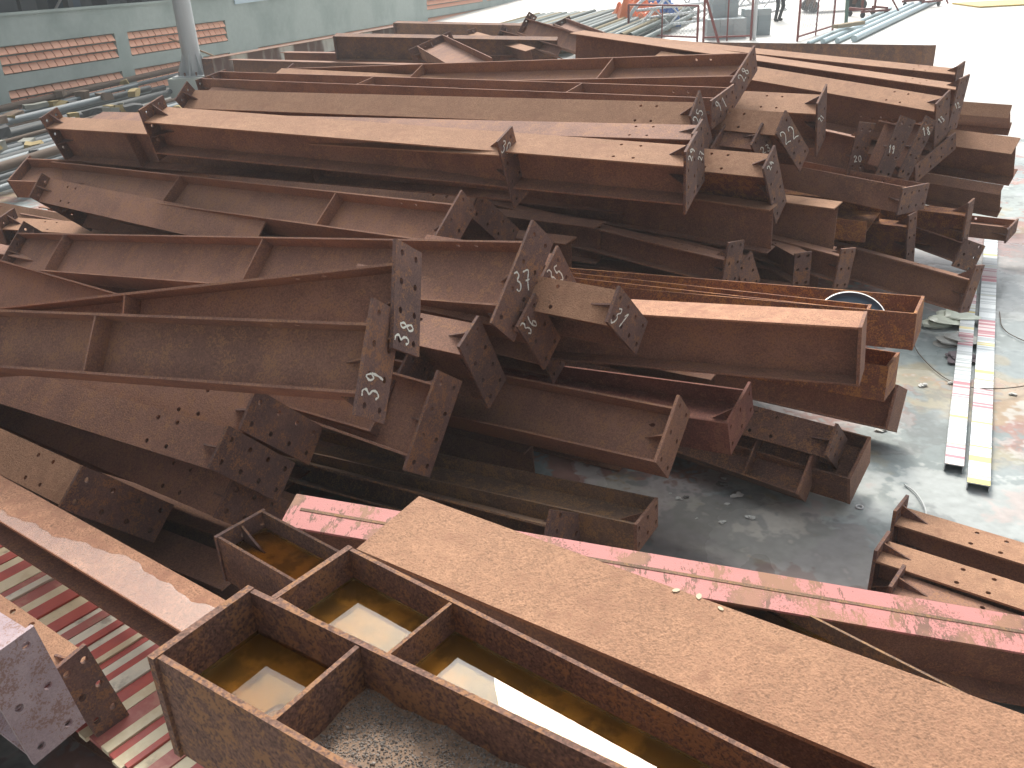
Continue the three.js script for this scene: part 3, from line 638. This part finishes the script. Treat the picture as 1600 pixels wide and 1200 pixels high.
// bare weld line along the middle of the pink flange
{ const r = TABLE.find((t) => t[0] === 'F4'); part(BEAM.F4, 'bare_strip', metreUV(bx(r[11] - .1, .0025, .016, r[11] / 2, r[7] / 2 + .0012, -.01)), M.old); }

// ---------------------------------------------------------------- shed behind the wall
{
  const t = thing('open_shed', 'dark open shed with steel posts behind the green-grey wall', 'shed', [-10.18, 0, -19.48]); t.rotation.y = 71.72 * Math.PI / 180;
  const dk = std(.035, .045, .05, .8), gr = std(.09, .1, .105, .6), bl = std(.06, .1, .14, .6);
  part(t, 'back_wall', bx(26, 5, .2, 2, 2, -7), dk); part(t, 'roof', bx(28, .15, 9, 2, 5, -4.2), gr);
  for (let i = 0; i < 6; i++) part(t, 'post', bx(.16, 5, .16, -9 + i * 4.4, 2.4, -1.4), gr);
  for (let i = 0; i < 14; i++) part(t, 'rack', bx(rr(.3, 1.1), rr(1, 2.6), .5, -6 + i * 1.3, 1.6, rr(-4, -2.2)), i % 3 ? gr : bl);
  part(t, 'brace', tubeBetween([1.6, .5, -1.2], [5.2, 3.4, -1.2], .03, 8), std(.3, .3, .28));
}
single('wall_board', 'pale blue sheet fixed high on the green-grey wall', 'board', bx(3, .5, .03), std(.5, .62, .68, .4), [-10.18 + .3136 * 10.6 + .03, 1.98, -19.48 - .9495 * 10.6 + .01]).rotation.y = 71.72 * Math.PI / 180;
// ---------------------------------------------------------------- mast
{
  const t = thing('steel_mast', 'galvanised round mast with gusseted foot on a concrete pedestal', 'mast', [-6.76, .6, -21.6]);
  const S = 256, A = fbm(S, 6, 5, 401); const gal = new THREE.MeshStandardMaterial({ map: tex(S, (i) => { const v = .42 + .2 * A[i]; return [v * .97, v * 1.02, v * 1.03]; }, true, 1), roughness: .45, metalness: .35 });
  part(t, 'shaft', new THREE.CylinderGeometry(.15, .2, 9, 28).translate(0, 4.5, 0), gal);
  part(t, 'foot_plate', bx(.78, .03, .78, 0, .015, 0), gal);
  for (let i = 0; i < 8; i++) { const g = triPlate([[.19, .03], [.38, .03], [.36, .1], [.2, .48]], .014, 'xy'); g.rotateY(i * Math.PI / 4); part(t, 'gusset', g, gal); }
  for (let i = 0; i < 8; i++) { const g = new THREE.CylinderGeometry(.02, .02, .08, 6); g.translate(.33 * Math.cos(i * Math.PI / 4 + .4), .06, .33 * Math.sin(i * Math.PI / 4 + .4)); part(t, 'bolt', g, M.dark); }
  single('pedestal', 'concrete pedestal under the galvanised mast', 'pedestal', bx(.95, .6, .95), std(.42, .46, .43, .9), [-6.76, .3, -21.6]);
  single('guy_rod', 'thin brown rod leaning from the wall to the heap', 'rod', tubeBetween([-8.3, 1.15, -25], [-5.1, .55, -21.2], .022, 8), std(.3, .2, .12));
}
// ---------------------------------------------------------------- tubes stacked along the wall
const wd = new THREE.Vector3(.3136, 0, -.9495), wn = new THREE.Vector3(.9495, 0, .3136), W0 = new THREE.Vector3(-10.18, 0, -19.48);
const onYard = (s, d, y) => { const p = W0.clone().addScaledVector(wd, s).addScaledVector(wn, d); return [p.x, y, p.z]; };
function pipe(label, s0, s1, d0, d1, y0, y1, r, mat, group, name = 'steel_pipe') {
  const a = new THREE.Vector3(...onYard(s0, d0, y0)), b = new THREE.Vector3(...onYard(s1, d1, y1)), l = a.distanceTo(b);
  const s = new THREE.Shape(); s.absarc(0, 0, r, 0, Math.PI * 2, false); const h = new THREE.Path(); h.absarc(0, 0, r * .82, 0, Math.PI * 2, true); s.holes.push(h);
  const g = new THREE.ExtrudeGeometry(s, { depth: l, bevelEnabled: false, curveSegments: 10 }), m = single(name, label, 'pipe', g, mat, a.toArray(), group);
  m.quaternion.setFromUnitVectors(new THREE.Vector3(0, 0, 1), b.sub(a).normalize()); return m;
}
{
  const mats = [std(.06, .065, .065, .7), std(.2, .23, .245, .6), std(.13, .09, .065, .85), std(.1, .11, .115, .75), std(.14, .17, .185, .65)];
  for (let k = 0; k < 34; k++) {
    const d = .5 + (k % 17) * .3 + rr(-.08, .08), lay = Math.floor(k / 17), y = .14 + lay * .2 + rr(0, .12), s = rr(-9, -5.5);
    pipe([['black', 'galvanised', 'rusty brown', 'grey', 'bluish grey'][k % 5], 'steel tube stored in the racks along the wall'].join(' '), s, s + rr(8, 12.5) - (d > 3 ? 3.5 : 0), d, d + rr(-.12, .12), y, y + rr(-.05, .05), rr(.035, .075), mats[k % 5], 'tubes stored along the wall');
  }
  const ch = [std(.34, .26, .12, .9), std(.2, .14, .1, .9), std(.3, .3, .26, .9), std(.1, .1, .1, .9)];
  for (let k = 0; k < 64; k++) {
    const d = rr(.5, 4.8), s = rr(-7.5, 3.5 - d * .6), g = new THREE.BoxGeometry(rr(.15, .5), rr(.06, .16), rr(.1, .22), 2, 1, 1), p = g.attributes.position;
    for (let i = 0; i < p.count; i++) { const f = Math.sin(Math.round(p.getX(i) * 40) * 12.9 + Math.round(p.getY(i) * 60) * 78.2 + Math.round(p.getZ(i) * 50) * 37.7 + k) * .022; p.setXYZ(i, p.getX(i) + f, p.getY(i) + f * .6, p.getZ(i) - f); }
    const flat = g.toNonIndexed(); flat.computeVertexNormals(); flat.rotateY(rnd() * 6); flat.rotateX(rr(-.15, .15));
    single('timber_scrap', ['ochre', 'brown', 'pale grey', 'blackened'][k % 4] + ' wood block wedged among the stored tubes', 'wood scrap', flat, ch[k % 4], onYard(s, d, rr(.42, .56)), 'wood blocks among the tubes');
  }
}
// white-stained beam between wall and heap
{
  const A = fbm(512, 5, 6, 451), B = fbm(512, 2, 5, 457);
  const st = new THREE.MeshStandardMaterial({ roughness: .9, map: tex(512, (i) => { const x = i % 512, y = Math.floor(i / 512); const s = A[(y >> 3) * 512 + x]; return mix3([.55, .55, .5], [.13, .075, .06], sm(.42, .6, s * .65 + B[i] * .4)); }, true, 1.6) });
  buildBeam('x', [-6.22, .8, -20.9], 60.6, 0, 0, .42, .3, .0, 0, 7.2, { plain: 1, holes: false, m: st, fm: M.dark, label: 'rusty beam with white-stained web between wall and heap' });
}
// ---------------------------------------------------------------- tube bundle at the back
{
  const mats = [std(.07, .09, .085, .7), std(.15, .185, .18, .6), std(.2, .16, .08, .8), std(.1, .13, .12, .7)];
  const x0 = -2.3, z0 = -25;
  for (let k = 0; k < 60; k++) {
    const c = k % 30, l = Math.floor(k / 30), off = c * .215, y = .35 + l * .19 + c * -.005;
    const a = [x0 + off + rr(-.1, .1), y, z0 - off * .42 + rr(-.3, .3)], dx = .36, dz = -.93, L = 11;
    const s = new THREE.Shape(); s.absarc(0, 0, .09, 0, 6.2832, false); const h = new THREE.Path(); h.absarc(0, 0, .075, 0, 6.2832, true); s.holes.push(h);
    const m = single('steel_tube', ['blackish', 'grey', 'ochre', 'dark green'][k % 4] + ' long tube in the bundle beyond the heap', 'tube', new THREE.ExtrudeGeometry(s, { depth: L, bevelEnabled: false, curveSegments: 8 }), mats[k % 4], a, 'tube bundle beyond the heap');
    m.quaternion.setFromUnitVectors(new THREE.Vector3(0, 0, 1), new THREE.Vector3(dx, 0, dz).normalize());
  }
  for (const q of [1, 5, 9]) single('timber_bearer', 'timber bearer under the tube bundle', 'timber', barBetween([x0 - .3 + .36 * q, .13, z0 - .93 * q + .1], [x0 + 6.4 + .36 * q, .13, z0 - 2.75 - .93 * q], .15, .24), std(.25, .18, .1, .9), null, 'bearers under the tubes');
}
// ---------------------------------------------------------------- tarpaulins, white trusses
{
  const crumple = (w, d, h, sd) => { const g = new THREE.PlaneGeometry(w, d, 26, 26); g.rotateX(-Math.PI / 2); const p = g.attributes.position; for (let i = 0; i < p.count; i++) { const x = p.getX(i), z = p.getZ(i), e = Math.max(0, 1 - Math.pow(2 * Math.max(Math.abs(x) / w, Math.abs(z) / d), 4)); p.setY(i, .02 + e * h * (.55 + .3 * Math.sin(x * 5.1 + sd) * Math.cos(z * 4.3 + sd) + .25 * Math.abs(Math.sin(x * 9 + z * 7 + sd * 2)))); } g.computeVertexNormals(); return g.toNonIndexed(); };
  const f = (c, s) => { const m = single('tarpaulin', c, 'tarpaulin', crumple(...s.slice(0, 4)), s[4], s[5]); m.geometry.computeVertexNormals(); return m; };
  f('crumpled orange tarpaulin beside the white trusses', [1.7, 2.2, 1.15, 1, std(.75, .2, .06, .5), [4.95, 0, -33.6]]);
  f('crumpled blue tarpaulin behind the orange one', [1.3, 1.6, 1.2, 4, std(.05, .17, .5, .45), [5.9, 0, -34.6]]);
  const wh = std(.72, .74, .75, .35);
  for (let k = 0; k < 3; k++) {
    const t = thing('white_truss', 'white painted tube truss lying beyond the mesh fence', 'truss', [4.6 + k * .5, .25 + k * .25, -31.2 - k * .8], 'white trusses on the yard');
    t.rotation.y = .62 + k * .05;
    for (const y of [0, .55]) part(t, 'chord', tubeBetween([0, y, 0], [7.5, y, 0], .045, 8), wh);
    for (let i = 0; i < 10; i++) part(t, 'strut', tubeBetween([i * .75, i % 2 ? .55 : 0, 0], [(i + 1) * .75, i % 2 ? 0 : .55, 0], .028, 6), wh);
  }
  const c = new THREE.CatmullRomCurve3([[4.2, .1, -31.5], [4.6, .85, -31.6], [5.5, 1.35, -32], [7.2, 1.5, -33.2]].map((p) => new THREE.Vector3(...p)));
  single('curved_pipe', 'bent white tube arching over the tarpaulin', 'pipe', new THREE.TubeGeometry(c, 24, .055, 8), wh);
}
// ---------------------------------------------------------------- red mesh fence
{
  const red = std(.25, .07, .06, .6), wire = std(.4, .4, .4, .5, .5), white = std(.7, .72, .72, .5);
  const panel = (a, b, h, label) => {
    const t = thing('fence_panel', label, 'fence', [a[0], 0, a[1]]), dx = b[0] - a[0], dz = b[1] - a[1], l = Math.hypot(dx, dz); t.rotation.y = Math.atan2(-dz, dx);
    for (const x of [0, l / 2, l]) part(t, 'post', tubeBetween([x, 0, 0], [x, h, 0], x === l / 2 ? .022 : .035, 8), red);
    for (const y of [.12, h]) part(t, 'rail', tubeBetween([0, y, 0], [l, y, 0], .028, 8), red);
    const gs = []; const st = .14;
    for (let x = -h; x < l; x += st) { const x0 = Math.max(0, x), y0 = .12 + (x0 - x), x1 = Math.min(l, x + h - .12), y1 = .12 + (x1 - x); if (x1 > x0) { gs.push(tubeBetween([x0, y0, 0], [x1, y1, 0], .004, 4)); gs.push(tubeBetween([x0, h + .12 - y0, .006], [x1, h + .12 - y1, .006], .004, 4)); } }
    part(t, 'wire_mesh', mergeGeometries(gs), wire);
  };
  panel([4.3, -30.9], [6.1, -28.95], 1.0, 'red mesh fence panel in front of the white trusses');
  panel([6.25, -28.8], [7.62, -28.6], 1.7, 'red mesh fence panel in front of the grey block stacks');
  panel([8.7, -27.6], [10.6, -30.2], 1.8, 'red mesh fence panel beside the walking person');
  single('white_post', 'white post between the red fence panels', 'post', tubeBetween([7.72, 0, -28.6], [7.72, 2.3, -28.6], .05, 10), white);
  single('leaning_post', 'dark red brace leaning against the mesh fence', 'post', tubeBetween([6.6, 0, -28.3], [6.2, 1.4, -28.7], .04, 8), red);
  single('green_post', 'thin green post beside the red fence panel', 'post', tubeBetween([11.3, 0, -31], [11.2, 2.2, -31], .06, 8), std(.12, .2, .16));
  // grey block stacks
  const bg = new THREE.BoxGeometry(.39, .185, .28); const bm = [std(.4, .46, .47, .9), std(.45, .5, .51, .9), std(.36, .42, .44, .9)];
  for (const [cx, cz, nx, nz, ny] of [[6.85, -29.4, 3, 2, 3], [7.05, -29.75, 2, 2, 6], [8.15, -30.0, 2, 2, 4]])
    for (let y = 0; y < ny; y++) for (let i = 0; i < nx; i++) for (let j = 0; j < nz; j++)
      single('concrete_block', 'grey concrete block of the ' + { 3: 'low wide', 6: 'tallest', 4: 'middle-height' }[ny] + ' stack behind the mesh fence', 'block', bg, bm[Math.floor(rnd() * 3)], [cx + i * .4 - .2 + (cz === -29.75 ? .1 : 0), .0935 + y * .188, cz - j * .29 - (cz === -29.75 ? .35 : 0)], 'stacked grey blocks').rotation.y = rr(-.02, .02);
}
// ---------------------------------------------------------------- pipes, trolleys and scraps on the bright yard
{
  const lb = std(.5, .62, .66, .4, .2);
  for (const [a, b, r] of [[[9.1, -26.6], [16.2, -37.6], .07], [[9.5, -26.6], [16.6, -37.8], .07], [[10.0, -26.7], [17.6, -38.6], .09], [[8.7, -26.6], [14.9, -36.4], .05]])
    single('pale_pipe', 'pale blue pipe lying on the bright yard', 'pipe', tubeBetween([a[0], r + .002, a[1]], [b[0], r + .002, b[1]], r, 12), lb, null, 'pale pipes on the yard');
  single('wood_plank', 'short wooden plank across the pale pipes', 'plank', barBetween([10.1, .25, -28.6], [11.2, .25, -29.4], .22, .1), std(.38, .3, .2, .9));
  single('yellow_sheet', 'yellow sheet lying on the bright yard', 'sheet', bx(4, .05, 2.2), std(.6, .42, .1, .6), [19.6, .03, -36.2]);
  const red = std(.22, .06, .05, .6), dk = std(.05, .05, .05, .6);
  const trolley = (x, z, r, label) => {
    const t = thing('red_trolley', label, 'trolley', [x, 0, z]); t.rotation.y = r;
    for (const s of [-.45, .45]) { part(t, 'frame_rail', bx(1.1, .07, .07, 0, .2, s), red); part(t, 'frame_rail', bx(.07, .07, .9, s, .21 + .06, 0), red); }
    for (const [a, b] of [[-.45, -.4], [.45, -.4], [-.45, .4], [.45, .4]]) { const g = new THREE.CylinderGeometry(.09, .09, .05, 14); g.rotateX(Math.PI / 2); g.translate(a, .09, b); part(t, 'wheel', g, dk); }
    for (const s of [-.25, .25]) part(t, 'upright', tubeBetween([s, .24, 0], [s * .8, 2.2, 0], .04, 8), red);
    for (const y of [.7, 1.2, 1.7]) part(t, 'rung', tubeBetween([-.24, y, 0], [.24, y, 0], .025, 8), red);
    part(t, 'brace', tubeBetween([1.0, .05, .4], [.2, 1.4, 0], .03, 8), red);
  };
  trolley(13.2, -34.2, .2, 'red wheeled steel stand beside the pale pipes'); trolley(16.3, -37, .5, 'red wheeled steel stand farther along the pale pipes');
  { const t = thing('rusty_cart', 'low rusty cart behind the red mesh fence', 'cart', [13.0, 0, -37.2]); part(t, 'deck', bx(2.4, .12, 1, 0, .5, 0), M.dark); part(t, 'side_board', bx(2.4, .35, .06, 0, .72, -.47), M.dark); for (const a of [-.9, .9]) for (const b of [-.45, .45]) { const g = new THREE.CylinderGeometry(.2, .2, .09, 16); g.rotateX(Math.PI / 2); g.translate(a, .2, b); part(t, 'wheel', g, dk); } for (const a of [-.9, .9]) part(t, 'axle', bx(.1, .3, 1, a, .33, 0), M.dark); }
}
// ---------------------------------------------------------------- the person walking in the yard
{
  const t = thing('person', 'person in dark clothes walking across the bright yard', 'person', [10.03, 0, -34.14]); t.rotation.y = .3;
  const cap = (p, a, b, ra, rb) => { const ax = p[0] - a[0], ay = p[1] - a[1], az = p[2] - a[2], bx_ = b[0] - a[0], by = b[1] - a[1], bz = b[2] - a[2]; const l = bx_ * bx_ + by * by + bz * bz, k = Math.min(1, Math.max(0, (ax * bx_ + ay * by + az * bz) / l)); return Math.hypot(ax - bx_ * k, ay - by * k, az - bz * k) - (ra + (rb - ra) * k); };
  const body = (bones, name, mat, half, cy, res, kk = 40) => {
    const mc = new MarchingCubes(res, mat, false, false, 60000); mc.isolation = 0;
    for (let k = 0; k < res; k++) for (let j = 0; j < res; j++) for (let i = 0; i < res; i++) {
      const p = [((i - res / 2) / (res / 2)) * half, ((j - res / 2) / (res / 2)) * half + cy, ((k - res / 2) / (res / 2)) * half]; let e = 0;
      for (const b of bones) e += Math.exp(-kk * cap(p, ...b));
      mc.field[i + j * res + k * res * res] = Math.log(e + 1e-30) / kk;
    }
    mc.update(); const n = mc.count, g = new THREE.BufferGeometry();
    const P = new Float32Array(mc.positionArray.slice(0, n * 3)), N = new Float32Array(mc.normalArray.slice(0, n * 3));
    for (let i = 0; i < n; i++) { P[3 * i] *= half; P[3 * i + 1] = P[3 * i + 1] * half + cy; P[3 * i + 2] *= half; }
    g.setAttribute('position', new THREE.BufferAttribute(P, 3)); g.setAttribute('normal', new THREE.BufferAttribute(N, 3)); return part(t, name, g, mat);
  };
  const skin = std(.35, .2, .13, .6), shirt = std(.12, .14, .16, .9), tr = std(.075, .08, .085, .9), shoe = std(.03, .03, .03, .6);
  body([[[-.1, .92, 0], [-.13, .5, .12], .085, .06], [[-.13, .5, .12], [-.13, .1, .02], .062, .055], [[.1, .92, 0], [.13, .5, .05], .085, .06], [[.13, .5, .05], [.13, .1, -.14], .062, .055], [[-.08, .97, 0], [.08, .97, 0], .12, .12]], 'trousers', tr, .62, .52, 56, 60);
  body([[[0, 1.0, 0], [0, 1.3, 0], .13, .14], [[-.16, 1.4, 0], [.16, 1.4, 0], .075, .075], [[0, 1.28, 0], [0, 1.42, 0], .14, .09], [[-.2, 1.4, 0], [-.27, 1.12, -.03], .055, .045], [[.2, 1.4, 0], [.27, 1.12, .05], .055, .045]], 'shirt', shirt, .42, 1.22, 46, 60);
  const hand = (x, z) => [[[x * .27, 1.14, z], [x * .27, .88, z + .06], .04, .03], [[x * .27, .86, z + .07], [x * .265, .78, z + .08], .034, .03], [[x * .265, .78, z + .06], [x * .26, .7, z + .07], .011, .009], [[x * .265, .78, z + .08], [x * .26, .69, z + .09], .011, .009], [[x * .265, .78, z + .1], [x * .26, .7, z + .11], .011, .009], [[x * .265, .79, z + .115], [x * .262, .72, z + .13], .01, .008], [[x * .255, .84, z + .09], [x * .235, .77, z + .12], .012, .01]];
  body([[[0, 1.42, 0], [0, 1.53, .01], .06, .052], [[0, 1.6, .02], [0, 1.68, .01], .085, .095], [[0, 1.56, .06], [0, 1.6, .08], .045, .05], [[0, 1.62, .11], [0, 1.6, .125], .014, .016], [[-.092, 1.63, .01], [-.094, 1.6, .01], .02, .018], [[.092, 1.63, .01], [.094, 1.6, .01], .02, .018], ...hand(-1, -.03), ...hand(1, .05)], 'body', skin, .56, 1.25, 110, 90);
  body([[[0, 1.69, -.01], [0, 1.71, .01], .1, .1], [[0, 1.64, -.04], [0, 1.7, -.03], .085, .09]], 'hair', std(.02, .018, .016, .8), .2, 1.68, 36, 90);
  for (const s of [-1, 1]) { part(t, 'eye', new THREE.SphereGeometry(.012, 8, 6).translate(s * .034, 1.645, .098), std(.05, .04, .035)); }
  part(t, 'mouth', new THREE.SphereGeometry(.02, 8, 6).scale(1.1, .25, .4).translate(0, 1.565, .115), std(.3, .12, .1));
  body([[[-.13, .05, .0], [-.13, .045, .17], .05, .04]], 'shoe', shoe, .32, .1, 30, 90); body([[[.13, .05, -.17], [.13, .045, .0], .05, .04]], 'shoe', shoe, .32, .1, 30, 90);
}
// ---------------------------------------------------------------- two galvanised channels and scraps on the floor
{
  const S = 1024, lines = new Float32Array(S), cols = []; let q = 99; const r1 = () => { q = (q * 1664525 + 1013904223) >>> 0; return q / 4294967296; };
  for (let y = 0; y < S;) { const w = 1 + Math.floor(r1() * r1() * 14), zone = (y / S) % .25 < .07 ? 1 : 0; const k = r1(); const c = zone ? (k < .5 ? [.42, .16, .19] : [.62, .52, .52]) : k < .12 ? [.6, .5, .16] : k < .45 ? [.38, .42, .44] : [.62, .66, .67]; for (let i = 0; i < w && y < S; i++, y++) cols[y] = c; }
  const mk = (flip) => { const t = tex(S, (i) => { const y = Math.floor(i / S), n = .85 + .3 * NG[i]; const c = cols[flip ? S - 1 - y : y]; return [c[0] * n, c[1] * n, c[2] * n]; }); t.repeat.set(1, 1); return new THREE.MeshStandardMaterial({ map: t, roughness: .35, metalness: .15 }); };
  const chan = (a, b, w, label, fl) => {
    const t = thing('steel_channel', label, 'steel channel', [a[0], .006, a[1]]), dx = b[0] - a[0], dz = b[1] - a[1], l = Math.hypot(dx, dz); t.rotation.y = Math.atan2(-dz, dx);
    const top = new THREE.PlaneGeometry(w, l); top.rotateX(-Math.PI / 2); top.rotateY(-Math.PI / 2); top.translate(l / 2, .0505, 0);
    part(t, 'channel_body', mergeGeometries([bx(l, .006, w, l / 2, .047, 0), bx(l, .05, .005, l / 2, .025, -w / 2 + .003), bx(l, .05, .005, l / 2, .025, w / 2 - .003)]), std(.5, .53, .55, .4, .3));
    part(t, 'painted_reflections', top, mk(fl));  // coloured cross stripes in this texture stand for reflections in the metal
  };
  chan([2.62, -4.62], [4.32, -7.95], .105, 'galvanised channel on the floor with painted-in reflection stripes, next to the heap', 0);
  chan([2.66, -4.40], [5.1, -9.15], .12, 'galvanised channel on the floor with painted-in reflection stripes, away from the heap', 1);
  const wire = std(.12, .09, .07, .7);
  const w1 = new THREE.CatmullRomCurve3([[3.22, .02, -6.7], [3.1, .03, -6.2], [3.15, .02, -5.75], [3.3, .065, -5.55], [3.75, .03, -5.7], [4.05, .02, -6.1], [3.95, .02, -6.6], [4.1, .02, -7.0]].map((p) => new THREE.Vector3(...p)));
  single('loose_wire', 'thin rusty wire looping across the striped channels', 'wire', new THREE.TubeGeometry(w1, 60, .004, 6), wire);
  const w2 = new THREE.CatmullRomCurve3([[2.1, .012, -4.0], [2.25, .03, -4.15], [2.3, .02, -4.4], [2.28, .012, -4.5]].map((p) => new THREE.Vector3(...p)));
  single('loose_wire', 'short pale wire on the floor below the striped channels', 'wire', new THREE.TubeGeometry(w2, 20, .005, 6), std(.5, .52, .52));
  const lump = (r, sd, fl) => { const g = new THREE.IcosahedronGeometry(r, 3), p = g.attributes.position; for (let i = 0; i < p.count; i++) { const x = p.getX(i), y = p.getY(i), z = p.getZ(i), f = .7 + .35 * Math.sin(x / r * 3 + sd) * Math.cos(z / r * 2.4 + sd * 2) + .2 * Math.sin(y / r * 7 + x / r * 5 + sd); p.setXYZ(i, x * f * 1.4, y * f * fl + r * fl * .7, z * f); } g.computeVertexNormals(); return g; };
  single('crumpled_plastic', 'pale green crumpled plastic sheet beside the striped channel', 'plastic', lump(.17, 1, .35), std(.55, .6, .5, .4), [3.62, .0, -6.85]);
  single('crumpled_plastic', 'grey crumpled plastic bag near the pale green one', 'plastic', lump(.15, 3.1, .3), std(.4, .4, .37, .45), [3.5, .0, -6.45]);
  single('dark_rag', 'dark folded rag beside the crumpled plastic', 'rag', lump(.14, 5, .22), std(.1, .08, .09, .9), [3.4, 0, -6.15]);
  single('paper_ring', 'small white ring lying on the bare floor', 'ring', new THREE.TorusGeometry(.018, .005, 8, 20).rotateX(Math.PI / 2), std(.75, .75, .75), [1.94, .01, -4.3]);
  for (let k = 0; k < 26; k++) {
    const x = k < 12 ? rr(.9, 1.35) : rr(1.6, 4), z = k < 12 ? rr(-4.75, -4.2) : -3.4 - x * .6 - rr(0, 1.6);
    single('litter_scrap', 'small scrap of foil or concrete lying on the bare floor', 'scrap', lump(rr(.008, .03), k, .4), k % 3 ? std(.55, .55, .52, .6) : std(.15, .14, .13, .8), [x, .005, z], 'scraps on the bare floor');
  }
}
// flakes of pale paint on the broad tan flange
for (const [x, z, r, a] of [[.355, -1.672, .011, .3], [.4, -1.644, .012, 1.2], [.442, -1.6, .009, 2.1]]) {
  const s = new THREE.Shape(); for (let i = 0; i < 7; i++) { const q = i / 7 * 6.283, k = r * (.6 + .5 * Math.abs(Math.sin(i * 2.7 + a))); if (i) s.lineTo(Math.cos(q) * k, Math.sin(q) * k * .6); else s.moveTo(Math.cos(q) * k, Math.sin(q) * k * .6); } s.closePath();
  const g = new THREE.ExtrudeGeometry(s, { depth: .002, bevelEnabled: false }); g.rotateX(-Math.PI / 2); g.rotateY(a);
  single('paint_flake', 'pale paint flake on the edge of the broad tan flange', 'paint flake', g, std(.52, .43, .3, .8), [x, 1.632, z], 'paint flakes on the tan flange');
}

renderer.render(scene, camera);
